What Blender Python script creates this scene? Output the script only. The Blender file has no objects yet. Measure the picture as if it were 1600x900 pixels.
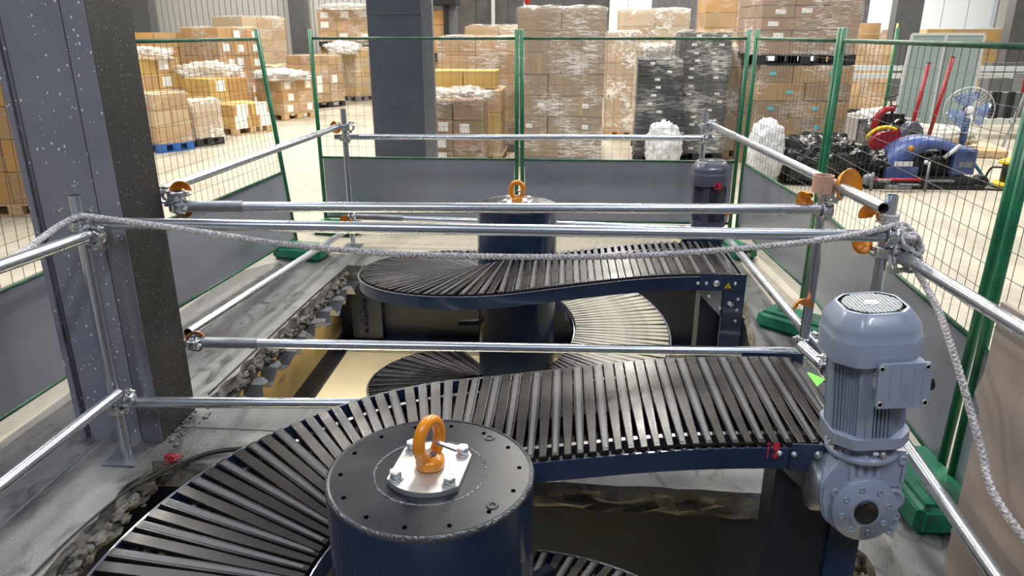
import bpy, bmesh, math, random
from mathutils import Vector, Matrix, Euler
from mathutils.geometry import tessellate_polygon
R = math.radians
random.seed(7)
scn = bpy.context.scene
col = scn.collection

# ---------------------------------------------------------------- camera, world, lights, exposure
cam = bpy.data.objects.new('camera', bpy.data.cameras.new('camera'))
col.objects.link(cam)
cam.location = (0, 0, 1.82)
cam.rotation_euler = (R(90 - 19.3), 0, R(4.05))
cam.data.sensor_width = 36
cam.data.lens = 36 * 1137 / 1600
cam.data.clip_start = 0.02
cam.data.clip_end = 200
scn.camera = cam
w = bpy.data.worlds.new('world'); scn.world = w; w.use_nodes = True
w.node_tree.nodes['Background'].inputs[0].default_value = (0.90, 0.94, 1.0, 1)
w.node_tree.nodes['Background'].inputs[1].default_value = 0.5

def area(loc, size, power, color=(1, .96, .88), rot=(0, 0, 0), sy=None):
    l = bpy.data.lights.new('lamp', 'AREA'); l.shape = 'RECTANGLE'
    l.size = size; l.size_y = sy or size; l.energy = power; l.color = color
    o = bpy.data.objects.new('unseen_lamp', l); col.objects.link(o)
    o.location = loc; o.rotation_euler = rot
    return o
for yy, pw in ((8.5, 640), (15, 720), (23, 800), (34, 1500)):   # high-bay strip lamps over the storage aisle
    for xx in (-8, 0, 8):
        area((xx, yy, 8.4), 0.8, pw, (1, .955, .87), sy=3.2)
area((14, 34, 8.4), 0.8, 1800, sy=3.2)
area((-2.5, -3.5, 8.0), 0.6, 330, (.84, .90, 1), sy=2.6)  # unseen pair added behind the camera to brighten column and motor fronts
area((2.5, -3.5, 8.0), 0.6, 300, (.84, .90, 1), sy=2.6)
area((2.8, 3.4, 8.4), 0.5, 180, (.86, .92, 1), sy=2.6)
area((-4.5, 4.5, 8.4), 0.5, 210, (.86, .92, 1), sy=2.6)
area((-1.0, 3.0, -0.80), 1.6, 150, (1, .90, .68), sy=0.25)     # unseen lamps added under the slab to brighten the storey below
area((-3.0, 5.6, -1.1), 2.0, 1100, (1, .93, .78), sy=2.0)
area((0.2, 3.0, -1.0), 1.0, 110, (1, .93, .8), sy=0.25)
scn.view_settings.view_transform = 'Standard'
scn.view_settings.look = 'None'
scn.view_settings.exposure = 0.0
scn.view_settings.gamma = 1.0
scn.view_settings.use_curve_mapping = False

# ---------------------------------------------------------------- materials
def new_mat(name):
    m = bpy.data.materials.new(name); m.use_nodes = True
    return m, m.node_tree.nodes, m.node_tree.links, m.node_tree.nodes['Principled BSDF']

def mat(name, c, rough=.5, metal=0., noise=0., nscale=6., c2=None, bump=0., bscale=60., stretch=(1, 1, 1), rvar=0., coat=0., spec=None):
    m, N, L, b = new_mat(name)
    b.inputs['Roughness'].default_value = rough
    b.inputs['Metallic'].default_value = metal
    b.inputs['Coat Weight'].default_value = coat
    if spec is not None: b.inputs['Specular IOR Level'].default_value = spec
    c = tuple(c) + (1,)
    b.inputs['Base Color'].default_value = c
    if noise or c2 or bump or rvar:
        tc = N.new('ShaderNodeTexCoord'); mp = N.new('ShaderNodeMapping')
        mp.inputs['Scale'].default_value = stretch
        L.new(tc.outputs['Object'], mp.inputs[0])
    if noise or c2:
        n = N.new('ShaderNodeTexNoise'); n.inputs['Scale'].default_value = nscale; n.inputs['Detail'].default_value = 6
        L.new(mp.outputs[0], n.inputs['Vector'])
        r = N.new('ShaderNodeMapRange'); r.inputs[1].default_value = .35; r.inputs[2].default_value = .65
        L.new(n.outputs['Fac'], r.inputs[0])
        x = N.new('ShaderNodeMix'); x.data_type = 'RGBA'
        L.new(r.outputs[0], x.inputs[0])
        d = c2 and tuple(c2) + (1,) or tuple(v * (1 - noise) for v in c[:3]) + (1,)
        x.inputs[6].default_value = c; x.inputs[7].default_value = d
        L.new(x.outputs[2], b.inputs['Base Color'])
        if rvar:
            rr = N.new('ShaderNodeMapRange'); rr.inputs[3].default_value = rough; rr.inputs[4].default_value = rough + rvar
            L.new(r.outputs[0], rr.inputs[0]); L.new(rr.outputs[0], b.inputs['Roughness'])
    if bump:
        n2 = N.new('ShaderNodeTexNoise'); n2.inputs['Scale'].default_value = bscale; n2.inputs['Detail'].default_value = 4
        L.new(mp.outputs[0], n2.inputs['Vector'])
        bp = N.new('ShaderNodeBump'); bp.inputs['Strength'].default_value = bump; bp.inputs['Distance'].default_value = .01
        L.new(n2.outputs['Fac'], bp.inputs['Height']); L.new(bp.outputs[0], b.inputs['Normal'])
    return m

def speckled(name, c, rough, spk=.8, scale=55, thr=.10, c2=None):
    """painted steel spattered with small pale drops"""
    m, N, L, b = new_mat(name)
    b.inputs['Roughness'].default_value = rough
    tc = N.new('ShaderNodeTexCoord'); mp = N.new('ShaderNodeMapping'); mp.inputs['Scale'].default_value = (1, 1, .7)
    L.new(tc.outputs['Object'], mp.inputs[0])
    v = N.new('ShaderNodeTexVoronoi'); v.inputs['Scale'].default_value = scale; v.inputs['Randomness'].default_value = 1
    L.new(mp.outputs[0], v.inputs['Vector'])
    sep = N.new('ShaderNodeSeparateColor'); L.new(v.outputs['Color'], sep.inputs[0])
    rad = N.new('ShaderNodeMath'); rad.operation = 'MULTIPLY'; rad.inputs[1].default_value = thr
    pw = N.new('ShaderNodeMath'); pw.operation = 'POWER'; pw.inputs[1].default_value = 5
    L.new(sep.outputs[0], pw.inputs[0]); L.new(pw.outputs[0], rad.inputs[0])
    lt = N.new('ShaderNodeMath'); lt.operation = 'LESS_THAN'
    L.new(v.outputs['Distance'], lt.inputs[0]); L.new(rad.outputs[0], lt.inputs[1])
    n = N.new('ShaderNodeTexNoise'); n.inputs['Scale'].default_value = 3; n.inputs['Detail'].default_value = 5
    L.new(tc.outputs['Object'], n.inputs['Vector'])
    x0 = N.new('ShaderNodeMix'); x0.data_type = 'RGBA'
    x0.inputs[6].default_value = tuple(c) + (1,); x0.inputs[7].default_value = tuple(c2 or [q * 1.5 for q in c]) + (1,)
    L.new(n.outputs['Fac'], x0.inputs[0])
    x = N.new('ShaderNodeMix'); x.data_type = 'RGBA'
    L.new(lt.outputs[0], x.inputs[0]); L.new(x0.outputs[2], x.inputs[6]); x.inputs[7].default_value = (spk, spk, spk * .97, 1)
    L.new(x.outputs[2], b.inputs['Base Color'])
    return m

def concrete(name, a, bcol, dark, rough, bump=.35):
    m, N, L, b = new_mat(name)
    tc = N.new('ShaderNodeTexCoord')
    mp = N.new('ShaderNodeMapping'); mp.inputs['Scale'].default_value = (1, .45, 1); L.new(tc.outputs['Object'], mp.inputs[0])
    n1 = N.new('ShaderNodeTexNoise'); n1.inputs['Scale'].default_value = 2.2; n1.inputs['Detail'].default_value = 8; n1.inputs['Distortion'].default_value = .8
    n2 = N.new('ShaderNodeTexNoise'); n2.inputs['Scale'].default_value = 9; n2.inputs['Detail'].default_value = 8; n2.inputs['Distortion'].default_value = 1.5
    n3 = N.new('ShaderNodeTexNoise'); n3.inputs['Scale'].default_value = 120; n3.inputs['Detail'].default_value = 3
    for n in (n1, n2): L.new(mp.outputs[0], n.inputs['Vector'])
    L.new(tc.outputs['Object'], n3.inputs['Vector'])
    r1 = N.new('ShaderNodeMapRange'); r1.inputs[1].default_value = .38; r1.inputs[2].default_value = .62; L.new(n1.outputs['Fac'], r1.inputs[0])
    r2 = N.new('ShaderNodeMapRange'); r2.inputs[1].default_value = .52; r2.inputs[2].default_value = .70; L.new(n2.outputs['Fac'], r2.inputs[0])
    x = N.new('ShaderNodeMix'); x.data_type = 'RGBA'; x.inputs[6].default_value = a + (1,); x.inputs[7].default_value = bcol + (1,); L.new(r1.outputs[0], x.inputs[0])
    y = N.new('ShaderNodeMix'); y.data_type = 'RGBA'; L.new(r2.outputs[0], y.inputs[0]); L.new(x.outputs[2], y.inputs[6]); y.inputs[7].default_value = dark + (1,)
    L.new(y.outputs[2], b.inputs['Base Color'])
    rr = N.new('ShaderNodeMapRange'); rr.inputs[3].default_value = rough; rr.inputs[4].default_value = rough + .25; L.new(r1.outputs[0], rr.inputs[0]); L.new(rr.outputs[0], b.inputs['Roughness'])
    bp = N.new('ShaderNodeBump'); bp.inputs['Strength'].default_value = bump; bp.inputs['Distance'].default_value = .01
    ad = N.new('ShaderNodeMath'); ad.operation = 'ADD'; L.new(n2.outputs['Fac'], ad.inputs[0]); L.new(n3.outputs['Fac'], ad.inputs[1])
    L.new(ad.outputs[0], bp.inputs['Height']); L.new(bp.outputs[0], b.inputs['Normal'])
    return m

def film_mat(name, base=.25, hi=.75, scale=7., stretch=(1, 1, 6), tint=(1, .99, .96), thin=False):
    """clear stretch film: mostly see-through with glossy creases"""
    m, N, L, b = new_mat(name)
    out = N['Material Output']
    tc = N.new('ShaderNodeTexCoord'); mp = N.new('ShaderNodeMapping'); mp.inputs['Scale'].default_value = stretch
    mp.inputs['Rotation'].default_value = (R(8), R(6), 0)
    L.new(tc.outputs['Object'], mp.inputs[0])
    n = N.new('ShaderNodeTexNoise'); n.inputs['Scale'].default_value = scale; n.inputs['Detail'].default_value = 5; n.inputs['Distortion'].default_value = 1.2
    L.new(mp.outputs[0], n.inputs['Vector'])
    n2 = N.new('ShaderNodeTexNoise'); n2.inputs['Scale'].default_value = 2.3; n2.inputs['Detail'].default_value = 2
    L.new(tc.outputs['Object'], n2.inputs['Vector'])
    mul = N.new('ShaderNodeMath'); mul.operation = 'MULTIPLY'; L.new(n.outputs['Fac'], mul.inputs[0]); L.new(n2.outputs['Fac'], mul.inputs[1])
    r = N.new('ShaderNodeMapRange'); r.inputs[1].default_value = .24; r.inputs[2].default_value = .40; r.inputs[3].default_value = base; r.inputs[4].default_value = hi
    L.new(mul.outputs[0], r.inputs[0])
    bp = N.new('ShaderNodeBump'); bp.inputs['Strength'].default_value = .9; bp.inputs['Distance'].default_value = .02
    L.new(n.outputs['Fac'], bp.inputs['Height'])
    b.inputs['Base Color'].default_value = (*tint, 1); b.inputs['Roughness'].default_value = .16; b.inputs['Specular IOR Level'].default_value = 1.0
    b.inputs['Alpha'].default_value = 1
    L.new(bp.outputs[0], b.inputs['Normal'])
    tr = N.new('ShaderNodeBsdfTransparent')
    mx = N.new('ShaderNodeMixShader'); L.new(r.outputs[0], mx.inputs[0]); L.new(tr.outputs[0], mx.inputs[1]); L.new(b.outputs[0], mx.inputs[2])
    L.new(mx.outputs[0], out.inputs[0])
    return m

def scribble(name, paper=(.82, .82, .8), ink=(.12, .12, .16), scale=38.):
    """white paper label with rows of dark print"""
    m, N, L, b = new_mat(name)
    tc = N.new('ShaderNodeTexCoord'); mp = N.new('ShaderNodeMapping'); mp.inputs['Scale'].default_value = (1, 1, 2.6); L.new(tc.outputs['Object'], mp.inputs[0])
    n = N.new('ShaderNodeTexNoise'); n.inputs['Scale'].default_value = scale; n.inputs['Detail'].default_value = 1; L.new(mp.outputs[0], n.inputs['Vector'])
    r = N.new('ShaderNodeMapRange'); r.inputs[1].default_value = .60; r.inputs[2].default_value = .66; L.new(n.outputs['Fac'], r.inputs[0])
    x = N.new('ShaderNodeMix'); x.data_type = 'RGBA'; x.inputs[6].default_value = paper + (1,); x.inputs[7].default_value = ink + (1,); L.new(r.outputs[0], x.inputs[0])
    L.new(x.outputs[2], b.inputs['Base Color']); b.inputs['Roughness'].default_value = .6
    return m

M = {}
M['concrete'] = concrete('concrete', (.105, .107, .11), (.235, .235, .23), (.055, .056, .057), .34, .5)
M['floor'] = concrete('floor_screed', (.40, .365, .29), (.46, .42, .335), (.34, .31, .25), .38, .12)
M['rubble'] = mat('rubble', (.20, .19, .175), .9, noise=.6, nscale=14, bump=1.0, bscale=40)
M['navy'] = mat('navy_steel', (.022, .039, .084), .20, noise=.25, nscale=4, coat=.35)
M['navy_matt'] = mat('navy_matt', (.012, .017, .032), .42, noise=.3, nscale=5)
M['lid'] = mat('drum_lid_paint', (.011, .014, .022), .24, c2=(.019, .021, .028), nscale=3, rvar=.12, spec=.3)
M['bead'] = mat('weld_bead', (.10, .105, .12), .22, metal=.6, bump=1, bscale=90)
M['slat'] = mat('slat_plastic', (.020, .017, .017), .25, noise=.35, nscale=9, rvar=.10, spec=.35)
M['insert'] = mat('rubber_insert', (.135, .135, .155), .40, noise=.2, nscale=20)
M['slatdust'] = mat('dusty_slat_plastic', (.20, .19, .16), .36, c2=(.42, .39, .30), nscale=7, rvar=.15)
M['black'] = mat('black_plastic', (.012, .012, .014), .42)
M['galv'] = mat('galvanised_steel', (.54, .58, .65), .26, metal=.9, c2=(.49, .53, .60), nscale=7, rvar=.04, stretch=(1, 1, 1))
M['galvdull'] = mat('galvanised_sleeve', (.27, .28, .31), .45, metal=.6, noise=.2, nscale=30)
M['zinc'] = mat('zinc_plate', (.70, .71, .70), .30, metal=.75, c2=(.55, .57, .58), nscale=10, rvar=.2)
M['cast'] = mat('clamp_casting', (.68, .71, .76), .27, metal=.85, noise=.4, nscale=60, bump=.5, bscale=80)
M['green'] = mat('green_enamel', (.010, .17, .075), .35, noise=.3, nscale=8)
M['greenrail'] = mat('dull_green_enamel', (.035, .14, .075), .45, noise=.5, nscale=12)
M['greenfoot'] = mat('green_plastic', (.006, .16, .085), .45, c2=(.02, .20, .11), nscale=8)
M['sheet'] = mat('grey_sheet', (.27, .29, .345), .26, c2=(.32, .34, .39), nscale=1.4, metal=.35, rvar=.12)
M['wire'] = mat('mesh_wire', (.115, .125, .11), .45, metal=.4)
M['orange'] = mat('orange_paint', (.86, .29, .012), .30, coat=.3, noise=.1)
M['card'] = [mat('cardboard_%s' % n, (c[0] * .80, c[1] * .76, c[2] * .68), .78, noise=.16, nscale=3) for n, c in
             (('kraft', (.50, .33, .17)), ('tan', (.62, .42, .22)), ('yellow', (.72, .50, .18)), ('ochre', (.60, .35, .13)), ('grey_brown', (.36, .26, .16)), ('pink_brown', (.42, .27, .20)), ('pale', (.70, .56, .36)), ('charcoal', (.028, .032, .042)))]
KR, TA, YE, OC, GB, PB, PA, CH = range(8)
M['tape'] = mat('packing_tape', (.42, .28, .13), .25)
M['paper'] = scribble('printed_paper')
M['cyan'] = mat('cyan_label', (.05, .52, .62), .5)
M['film'] = film_mat('stretch_film', .10, .62)
M['filmheavy'] = film_mat('crumpled_film', .22, .9, 8, (1, 1, 1.6))
M['filmwhite'] = film_mat('white_film', .55, 1.0, 8, (1, 1, 1.6))
M['filmlight'] = film_mat('thin_film', .04, .34, 6, (1, 1, 5))
M['wood'] = mat('pallet_wood', (.62, .42, .22), .7, noise=.3, nscale=8, stretch=(1, 6, 6))
M['blackpal'] = mat('black_pallet', (.018, .02, .024), .5)
M['bluepal'] = mat('blue_pallet', (.02, .12, .42), .45)
M['greypal'] = mat('grey_pallet', (.22, .23, .24), .5)
M['sack'] = mat('woven_sack', (.70, .71, .74), .6, noise=.2, nscale=8, bump=.8, bscale=14)
M['bag'] = mat('black_bag', (.012, .013, .015), .28, bump=1, bscale=9)
M['plywood'] = mat('plywood', (.35, .295, .265), .62, c2=(.29, .245, .22), nscale=2.5, stretch=(1, 1, .4), bump=.15, bscale=30)
M['tanweb'] = mat('tan_coating', (.84, .60, .24), .5, c2=(.74, .52, .20), nscale=3)
M['lower'] = mat('lower_floor_screed', (.84, .76, .55), .5, noise=.10, nscale=2)
M['motor'] = mat('motor_paint', (.30, .345, .45), .30, noise=.08, nscale=5, coat=.2)
M['motordark'] = mat('dark_motor_paint', (.085, .09, .13), .35, coat=.2)
M['wallpanel'] = mat('wall_panel', (.56, .56, .54), .5, noise=.05, nscale=2)
M['roof'] = mat('roof_sheet', (.10, .105, .115), .6)
M['groove'] = mat('panel_joint', (.16, .16, .165), .7)
M['white'] = mat('white_panel', (.82, .88, .96), .4)
M['darkpanel'] = mat('dark_glazed_panel', (.16, .16, .17), .18, noise=.3, nscale=3, metal=.3)
M['colgrey'] = mat('grey_column_paint', (.12, .125, .135), .42, noise=.15)
M['colblue'] = mat('blue_grey_column_paint', (.065, .078, .11), .40, c2=(.085, .098, .13), nscale=3)
M['creamtrim'] = mat('cream_trim', (.70, .66, .50), .5)
M['colface'] = speckled('column_lit_front_spattered', (.17, .175, .225), .26, c2=(.30, .30, .345), scale=75, thr=.36)  # column front: base lightened to carry the light and reflections falling on it
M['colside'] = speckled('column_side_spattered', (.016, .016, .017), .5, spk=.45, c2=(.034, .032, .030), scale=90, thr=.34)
M['rope'] = mat('rope_fibre', (.82, .78, .79), .85, c2=(.36, .34, .36), nscale=90, bump=.6, bscale=150)
M['red'] = mat('red_paint', (.40, .012, .018), .4, noise=.3, nscale=10)
M['redmark'] = mat('red_print', (.62, .02, .05), .5)
M['yellowmark'] = mat('yellow_print', (.85, .68, .02), .45)
M['blackmark'] = mat('black_print', (.01, .01, .01), .5)
M['whitemark'] = mat('white_print', (.8, .8, .8), .5)
M['greentag'] = mat('green_paper_tag', (.20, .68, .08), .55)
M['tapecore'] = mat('card_tube', (.62, .37, .27), .7)
M['blue'] = mat('blue_machine_paint', (.045, .09, .30), .35, c2=(.10, .14, .30), nscale=8)
M['bluebar'] = mat('blue_fan_plastic', (.02, .07, .22), .4)
M['fanblade'] = None
M['greybox'] = mat('grey_box_side', (.42, .42, .45), .45, noise=.1)
M['glass'] = mat('frosted_panel', (.27, .34, .33), .22, c2=(.24, .30, .30), nscale=1.5)
M['alu'] = mat('aluminium_edge', (.72, .76, .78), .35, metal=.5)
M['wool'] = mat('insulation_wool', (.66, .66, .58), .9, noise=.25, nscale=16, bump=1, bscale=30)
M['steel'] = mat('bare_steel', (.42, .42, .42), .25, metal=.95, noise=.3, nscale=14)
M['yellow'] = mat('yellow_plastic', (.86, .62, .02), .4)
M['olive'] = mat('olive_tube', (.42, .45, .10), .6)
M['hole'] = mat('dark_hole', (.002, .002, .002), 1.0, spec=0)
M['cable'] = mat('cable_rubber', (.012, .012, .013), .5)
M['hose'] = mat('teal_hose', (.05, .22, .25), .5)
def glassy(name, c, a):
    m, N, L, b = new_mat(name)
    b.inputs['Base Color'].default_value = (*c, 1); b.inputs['Roughness'].default_value = .2; b.inputs['Alpha'].default_value = a
    return m
M['fanblade'] = glassy('clear_blue_blade', (.12, .22, .52), .5)

# ---------------------------------------------------------------- mesh builder
class MB:
    def __init__(s): s.v = []; s.f = []; s.m = []; s.sm = []; s.cur = 0
    def add(s, vs, fs, smooth=False):
        o = len(s.v); s.v += [Vector(p) for p in vs]
        for f in fs:
            s.f.append([i + o for i in f]); s.m.append(s.cur); s.sm.append(smooth)
    def box(s, c, d, rot=None, rz=0):
        c = Vector(c); x, y, z = d[0] / 2, d[1] / 2, d[2] / 2
        vs = [Vector(p) for p in ((-x, -y, -z), (x, -y, -z), (x, y, -z), (-x, y, -z), (-x, -y, z), (x, -y, z), (x, y, z), (-x, y, z))]
        if rz: rot = Matrix.Rotation(rz, 3, 'Z')
        if rot is not None: vs = [rot @ p for p in vs]
        s.add([p + c for p in vs], [(0, 3, 2, 1), (4, 5, 6, 7), (0, 1, 5, 4), (1, 2, 6, 5), (2, 3, 7, 6), (3, 0, 4, 7)])
        return s
    def b2(s, p, q):
        return s.box([(p[i] + q[i]) / 2 for i in range(3)], [abs(q[i] - p[i]) for i in range(3)])
    def bar(s, p, q, wd, ht, up=(0, 0, 1)):
        p, q = Vector(p), Vector(q); d = q - p; y = d.normalized(); up = Vector(up)
        x = y.cross(up).normalized(); z = x.cross(y)
        rot = Matrix((x, y, z)).transposed()
        return s.box((p + q) / 2, (wd, d.length, ht), rot)
    def cyl(s, p, q, r, n=16, r2=None, caps=True):
        p, q = Vector(p), Vector(q); d = (q - p).normalized(); r2 = r if r2 is None else r2
        a = d.orthogonal().normalized(); b = d.cross(a)
        vs = []
        for c, rr in ((p, r), (q, r2)):
            for i in range(n):
                t = 2 * math.pi * i / n; vs.append(c + a * (math.cos(t) * rr) + b * (math.sin(t) * rr))
        s.add(vs, [(i, (i + 1) % n, n + (i + 1) % n, n + i) for i in range(n)], True)
        if caps:
            o = len(s.v) - 2 * n
            s.f += [[o + i for i in reversed(range(n))], [o + n + i for i in range(n)]]
            s.m += [s.cur] * 2; s.sm += [False] * 2
        return s
    def lathe(s, c, ax, prof, n=24, smooth=True):
        """prof: list of (radius, distance along ax); closed caps when radius 0"""
        c = Vector(c); d = Vector(ax).normalized(); a = d.orthogonal().normalized(); b = d.cross(a); vs = []
        for r, h in prof:
            for i in range(n):
                t = 2 * math.pi * i / n; vs.append(c + d * h + a * (math.cos(t) * r) + b * (math.sin(t) * r))
        fs = []
        for k in range(len(prof) - 1):
            for i in range(n):
                j = (i + 1) % n; fs.append((k * n + i, k * n + j, (k + 1) * n + j, (k + 1) * n + i))
        s.add(vs, fs, smooth); return s
    def pipe(s, p, q, r, n=20, wall=.0032):
        p, q = Vector(p), Vector(q); d = (q - p).length
        s.lathe(p, q - p, [(r - wall, 0), (r, 0)], n, False)
        s.lathe(p, q - p, [(r, 0), (r, d)], n)
        s.lathe(p, q - p, [(r, d), (r - wall, d)], n, False)
        s.lathe(p, q - p, [(r - wall, d), (r - wall, 0)], n)
        return s
    def tube(s, pts, r, n=8, closed=False, caps=True):
        pts = [Vector(p) for p in pts]; m = len(pts); rs = r if isinstance(r, (list, tuple)) else [r] * m
        vs = []; prev = None
        for i in range(m):
            if closed: t = pts[(i + 1) % m] - pts[i - 1]
            else: t = pts[min(i + 1, m - 1)] - pts[max(i - 1, 0)]
            t.normalize()
            if prev is None: a = t.orthogonal().normalized()
            else: a = (prev - t * prev.dot(t)).normalized()
            prev = a; b = t.cross(a)
            for k in range(n):
                u = 2 * math.pi * k / n; vs.append(pts[i] + a * (math.cos(u) * rs[i]) + b * (math.sin(u) * rs[i]))
        fs = []
        for i in range(m if closed else m - 1):
            j = (i + 1) % m
            for k in range(n):
                l = (k + 1) % n; fs.append((i * n + k, i * n + l, j * n + l, j * n + k))
        s.add(vs, fs, True)
        if caps and not closed:
            o = len(s.v) - n * m
            s.f += [[o + k for k in reversed(range(n))], [o + (m - 1) * n + k for k in range(n)]]; s.m += [s.cur] * 2; s.sm += [False] * 2
        return s
    def prism(s, poly, vec):
        """poly: 3-D points of one face; vec: extrusion"""
        n = len(poly); v = Vector(vec); a = [Vector(p) for p in poly]
        s.add(a + [p + v for p in a], [tuple(reversed(range(n))), tuple(range(n, 2 * n))] + [(i, (i + 1) % n, n + (i + 1) % n, n + i) for i in range(n)])
        return s
    def sphere(s, c, r, nu=12, nv=8, sc=(1, 1, 1), jit=0, rnd=random):
        vs = []; c = Vector(c)
        for j in range(nv + 1):
            ph = math.pi * j / nv
            for i in range(nu):
                th = 2 * math.pi * i / nu; k = 1 + (rnd.uniform(-jit, jit) if 0 < j < nv else 0)
                vs.append(c + Vector((math.sin(ph) * math.cos(th) * sc[0], math.sin(ph) * math.sin(th) * sc[1], math.cos(ph) * sc[2])) * r * k)
        fs = [(j * nu + i, (j + 1) * nu + i, (j + 1) * nu + (i + 1) % nu, j * nu + (i + 1) % nu) for j in range(nv) for i in range(nu)]
        s.add(vs, fs, True); return s
    def text(s, txt, size, mtx, depth=.001):
        cu = bpy.data.curves.new('t', 'FONT'); cu.body = txt; cu.size = size; cu.extrude = depth; cu.align_x = 'CENTER'; cu.align_y = 'CENTER'
        o = bpy.data.objects.new('t', cu); col.objects.link(o)
        dg = bpy.context.evaluated_depsgraph_get(); dg.update()
        me = bpy.data.meshes.new_from_object(o.evaluated_get(dg))
        s.add([mtx @ v.co for v in me.vertices], [tuple(p.vertices) for p in me.polygons])
        bpy.data.objects.remove(o); bpy.data.curves.remove(cu); bpy.data.meshes.remove(me)
        return s
    def mesh(s, name, mats, off=None):
        me = bpy.data.meshes.new(name)
        o = off or Vector((0, 0, 0))
        me.from_pydata([p - o for p in s.v], [], s.f)
        me.polygons.foreach_set('use_smooth', s.sm); me.polygons.foreach_set('material_index', s.m)
        for m in (mats if isinstance(mats, (list, tuple)) else [mats]): me.materials.append(m)
        me.update(); return me
    def build(s, name, mats, parent=None, world=True, stuff=False, label=None):
        off = Vector((0, 0, 0))
        if world and parent is not None:
            p = parent
            while p is not None: off += p.location; p = p.parent
        o = bpy.data.objects.new(name, s.mesh(name, mats, off)); col.objects.link(o)
        if parent is not None: o.parent = parent
        if stuff: o['kind'] = 'stuff'
        if label: o['label'] = label
        return o

def thing(name, label, cat, loc=(0, 0, 0), rz=0, group=None):
    o = bpy.data.objects.new(name, None); col.objects.link(o); o.empty_display_size = .1
    o.location = loc; o.rotation_euler = (0, 0, rz); o['label'] = label; o['category'] = cat
    if group: o['group'] = group
    return o
def solo(name, mb, mats, label, cat, base, group=None, kind=None):
    off = Vector(base); o = bpy.data.objects.new(name, mb.mesh(name, mats, off)); col.objects.link(o); o.location = base
    o['label'] = label; o['category'] = cat
    if group: o['group'] = group
    if kind: o['kind'] = kind
    return o
def struct(name, mb, mats, label=None):
    o = mb.build(name, mats); o['kind'] = 'structure'
    if label: o['label'] = label
    return o
def inst(name, me, parent, loc, rot=None, label=None):
    o = bpy.data.objects.new(name, me); col.objects.link(o); o.parent = parent; o.location = loc
    if rot is not None: o.rotation_euler = rot
    if label: o['label'] = label
    return o

# ---------------------------------------------------------------- floor with its two openings
def jag(p, q, step, amp, rnd):
    p, q = Vector(p), Vector(q); n = max(2, int((q - p).length / step)); d = (q - p).normalized(); nn = Vector((-d.y, d.x)); out = []
    for i in range(n): out.append(p + (q - p) * (i / n) + nn * rnd.uniform(-amp, amp))
    return out
rf = random.Random(3)
LX, RX = -1.80, 1.16
front_hole = jag((-1.80, .35), (-1.82, 2.72), .06, .018, rf) + jag((-1.82, 2.72), (1.0, 2.66), .08, .006, rf) + jag((1.0, 2.66), (1.14, 2.30), .06, .01, rf) + jag((1.14, 2.30), (1.14, .35), .06, .012, rf) + jag((1.14, .35), (-1.80, .35), .3, .0, rf)
rear_hole = jag((-1.84, 3.27), (-1.77, 5.66), .06, .018, rf) + jag((-1.77, 5.66), (1.42, 5.70), .2, .004, rf) + jag((1.42, 5.70), (1.17, 3.9), .07, .010, rf) + jag((1.17, 3.9), (1.17, 3.27), .07, .01, rf) + jag((1.17, 3.27), (-1.84, 3.27), .2, .004, rf)
def slab(name, outer, holes, mats, z=0.):
    loops = [[Vector((p[0], p[1], z)) for p in l] for l in [outer] + holes]
    tris = tessellate_polygon(loops); vs = [p for l in loops for p in l]; m = MB()
    fs = []
    for t in tris:
        a, b, c = [vs[i] for i in t]
        fs.append(t if (b - a).cross(c - a).z > 0 else (t[0], t[2], t[1]))
    m.add(vs, fs); return m
apron = [(-2.62, -2.0), (1.52, -2.0), (1.52, 4.2), (1.50, 5.98), (-2.20, 5.98), (-2.62, 5.4)]
a = slab('floor', apron, [front_hole, rear_hole], M['concrete'])
for hole in (front_hole, rear_hole):                       # broken cut edge of the slab
    n = len(hole); rings = []
    for z, am in ((0, 0), (-.03, .012), (-.065, .02), (-.10, .02), (-.13, .012)):
        rings.append([Vector((p.x + (rf.uniform(-am, am)), p.y + rf.uniform(-am, am), z)) for p in hole])
    a.cur = 1
    a.add([p for r in rings for p in r], [((k + 1) * n + i, (k + 1) * n + (i + 1) % n, k * n + (i + 1) % n, k * n + i) for k in range(4) for i in range(n)])
fl = struct('floor', a, [M['concrete'], M['rubble']])
b = slab('floor', [(-40, -6), (40, -6), (40, 60), (-40, 60)], [apron], M['floor'])
struct('floor', b, M['floor'])
# joints cut along the left slab, and a trowelled strip
j = MB(); j.bar((-2.16, .2, .001), (-2.16, 2.85, .001), .010, .004); j.bar((-2.05, 3.3, .001), (-1.98, 5.9, .001), .008, .004); j.bar((-1.84, 3.02, .001), (-.7, 3.0, .001), .006, .004)
struct('trim_1', j, M['groove'])
# lower storey
lf = MB(); lf.box((0, 4, -3.6), (24, 24, .1)); struct('lower_floor', lf, M['lower'])
lf = MB()
for p_, q_ in (((-12, -8, -3.6), (-11.9, 16, -.9)), ((11.9, -8, -3.6), (12, 16, -.9)), ((-12, 15.9, -3.6), (12, 16, -.9)), ((-12, -8, -3.6), (12, -7.9, -.9))): lf.b2(p_, q_)
struct('wall_lower', lf, M['lower'])
lf = MB()
for p_, q_ in (((-12, -8, -.9), (-1.95, 16, -.76)), ((1.6, -8, -.9), (12, 16, -.76)), ((-1.95, 5.9, -.9), (1.6, 16, -.76)), ((-1.95, -8, -.9), (1.6, .3, -.76))): lf.b2(p_, q_)
struct('ceiling_lower', lf, M['groove'])
struct('ceiling', MB().b2((-18, -9, 9.0), (48, 43, 9.1)), M['roof'])
struct('wall_front', MB().b2((-18, -9.1, 0), (48, -9, 9)), M['roof'])
struct('wall_side', MB().b2((-18.1, -9, 0), (-18, 24, 9)), M['wallpanel'])

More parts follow.
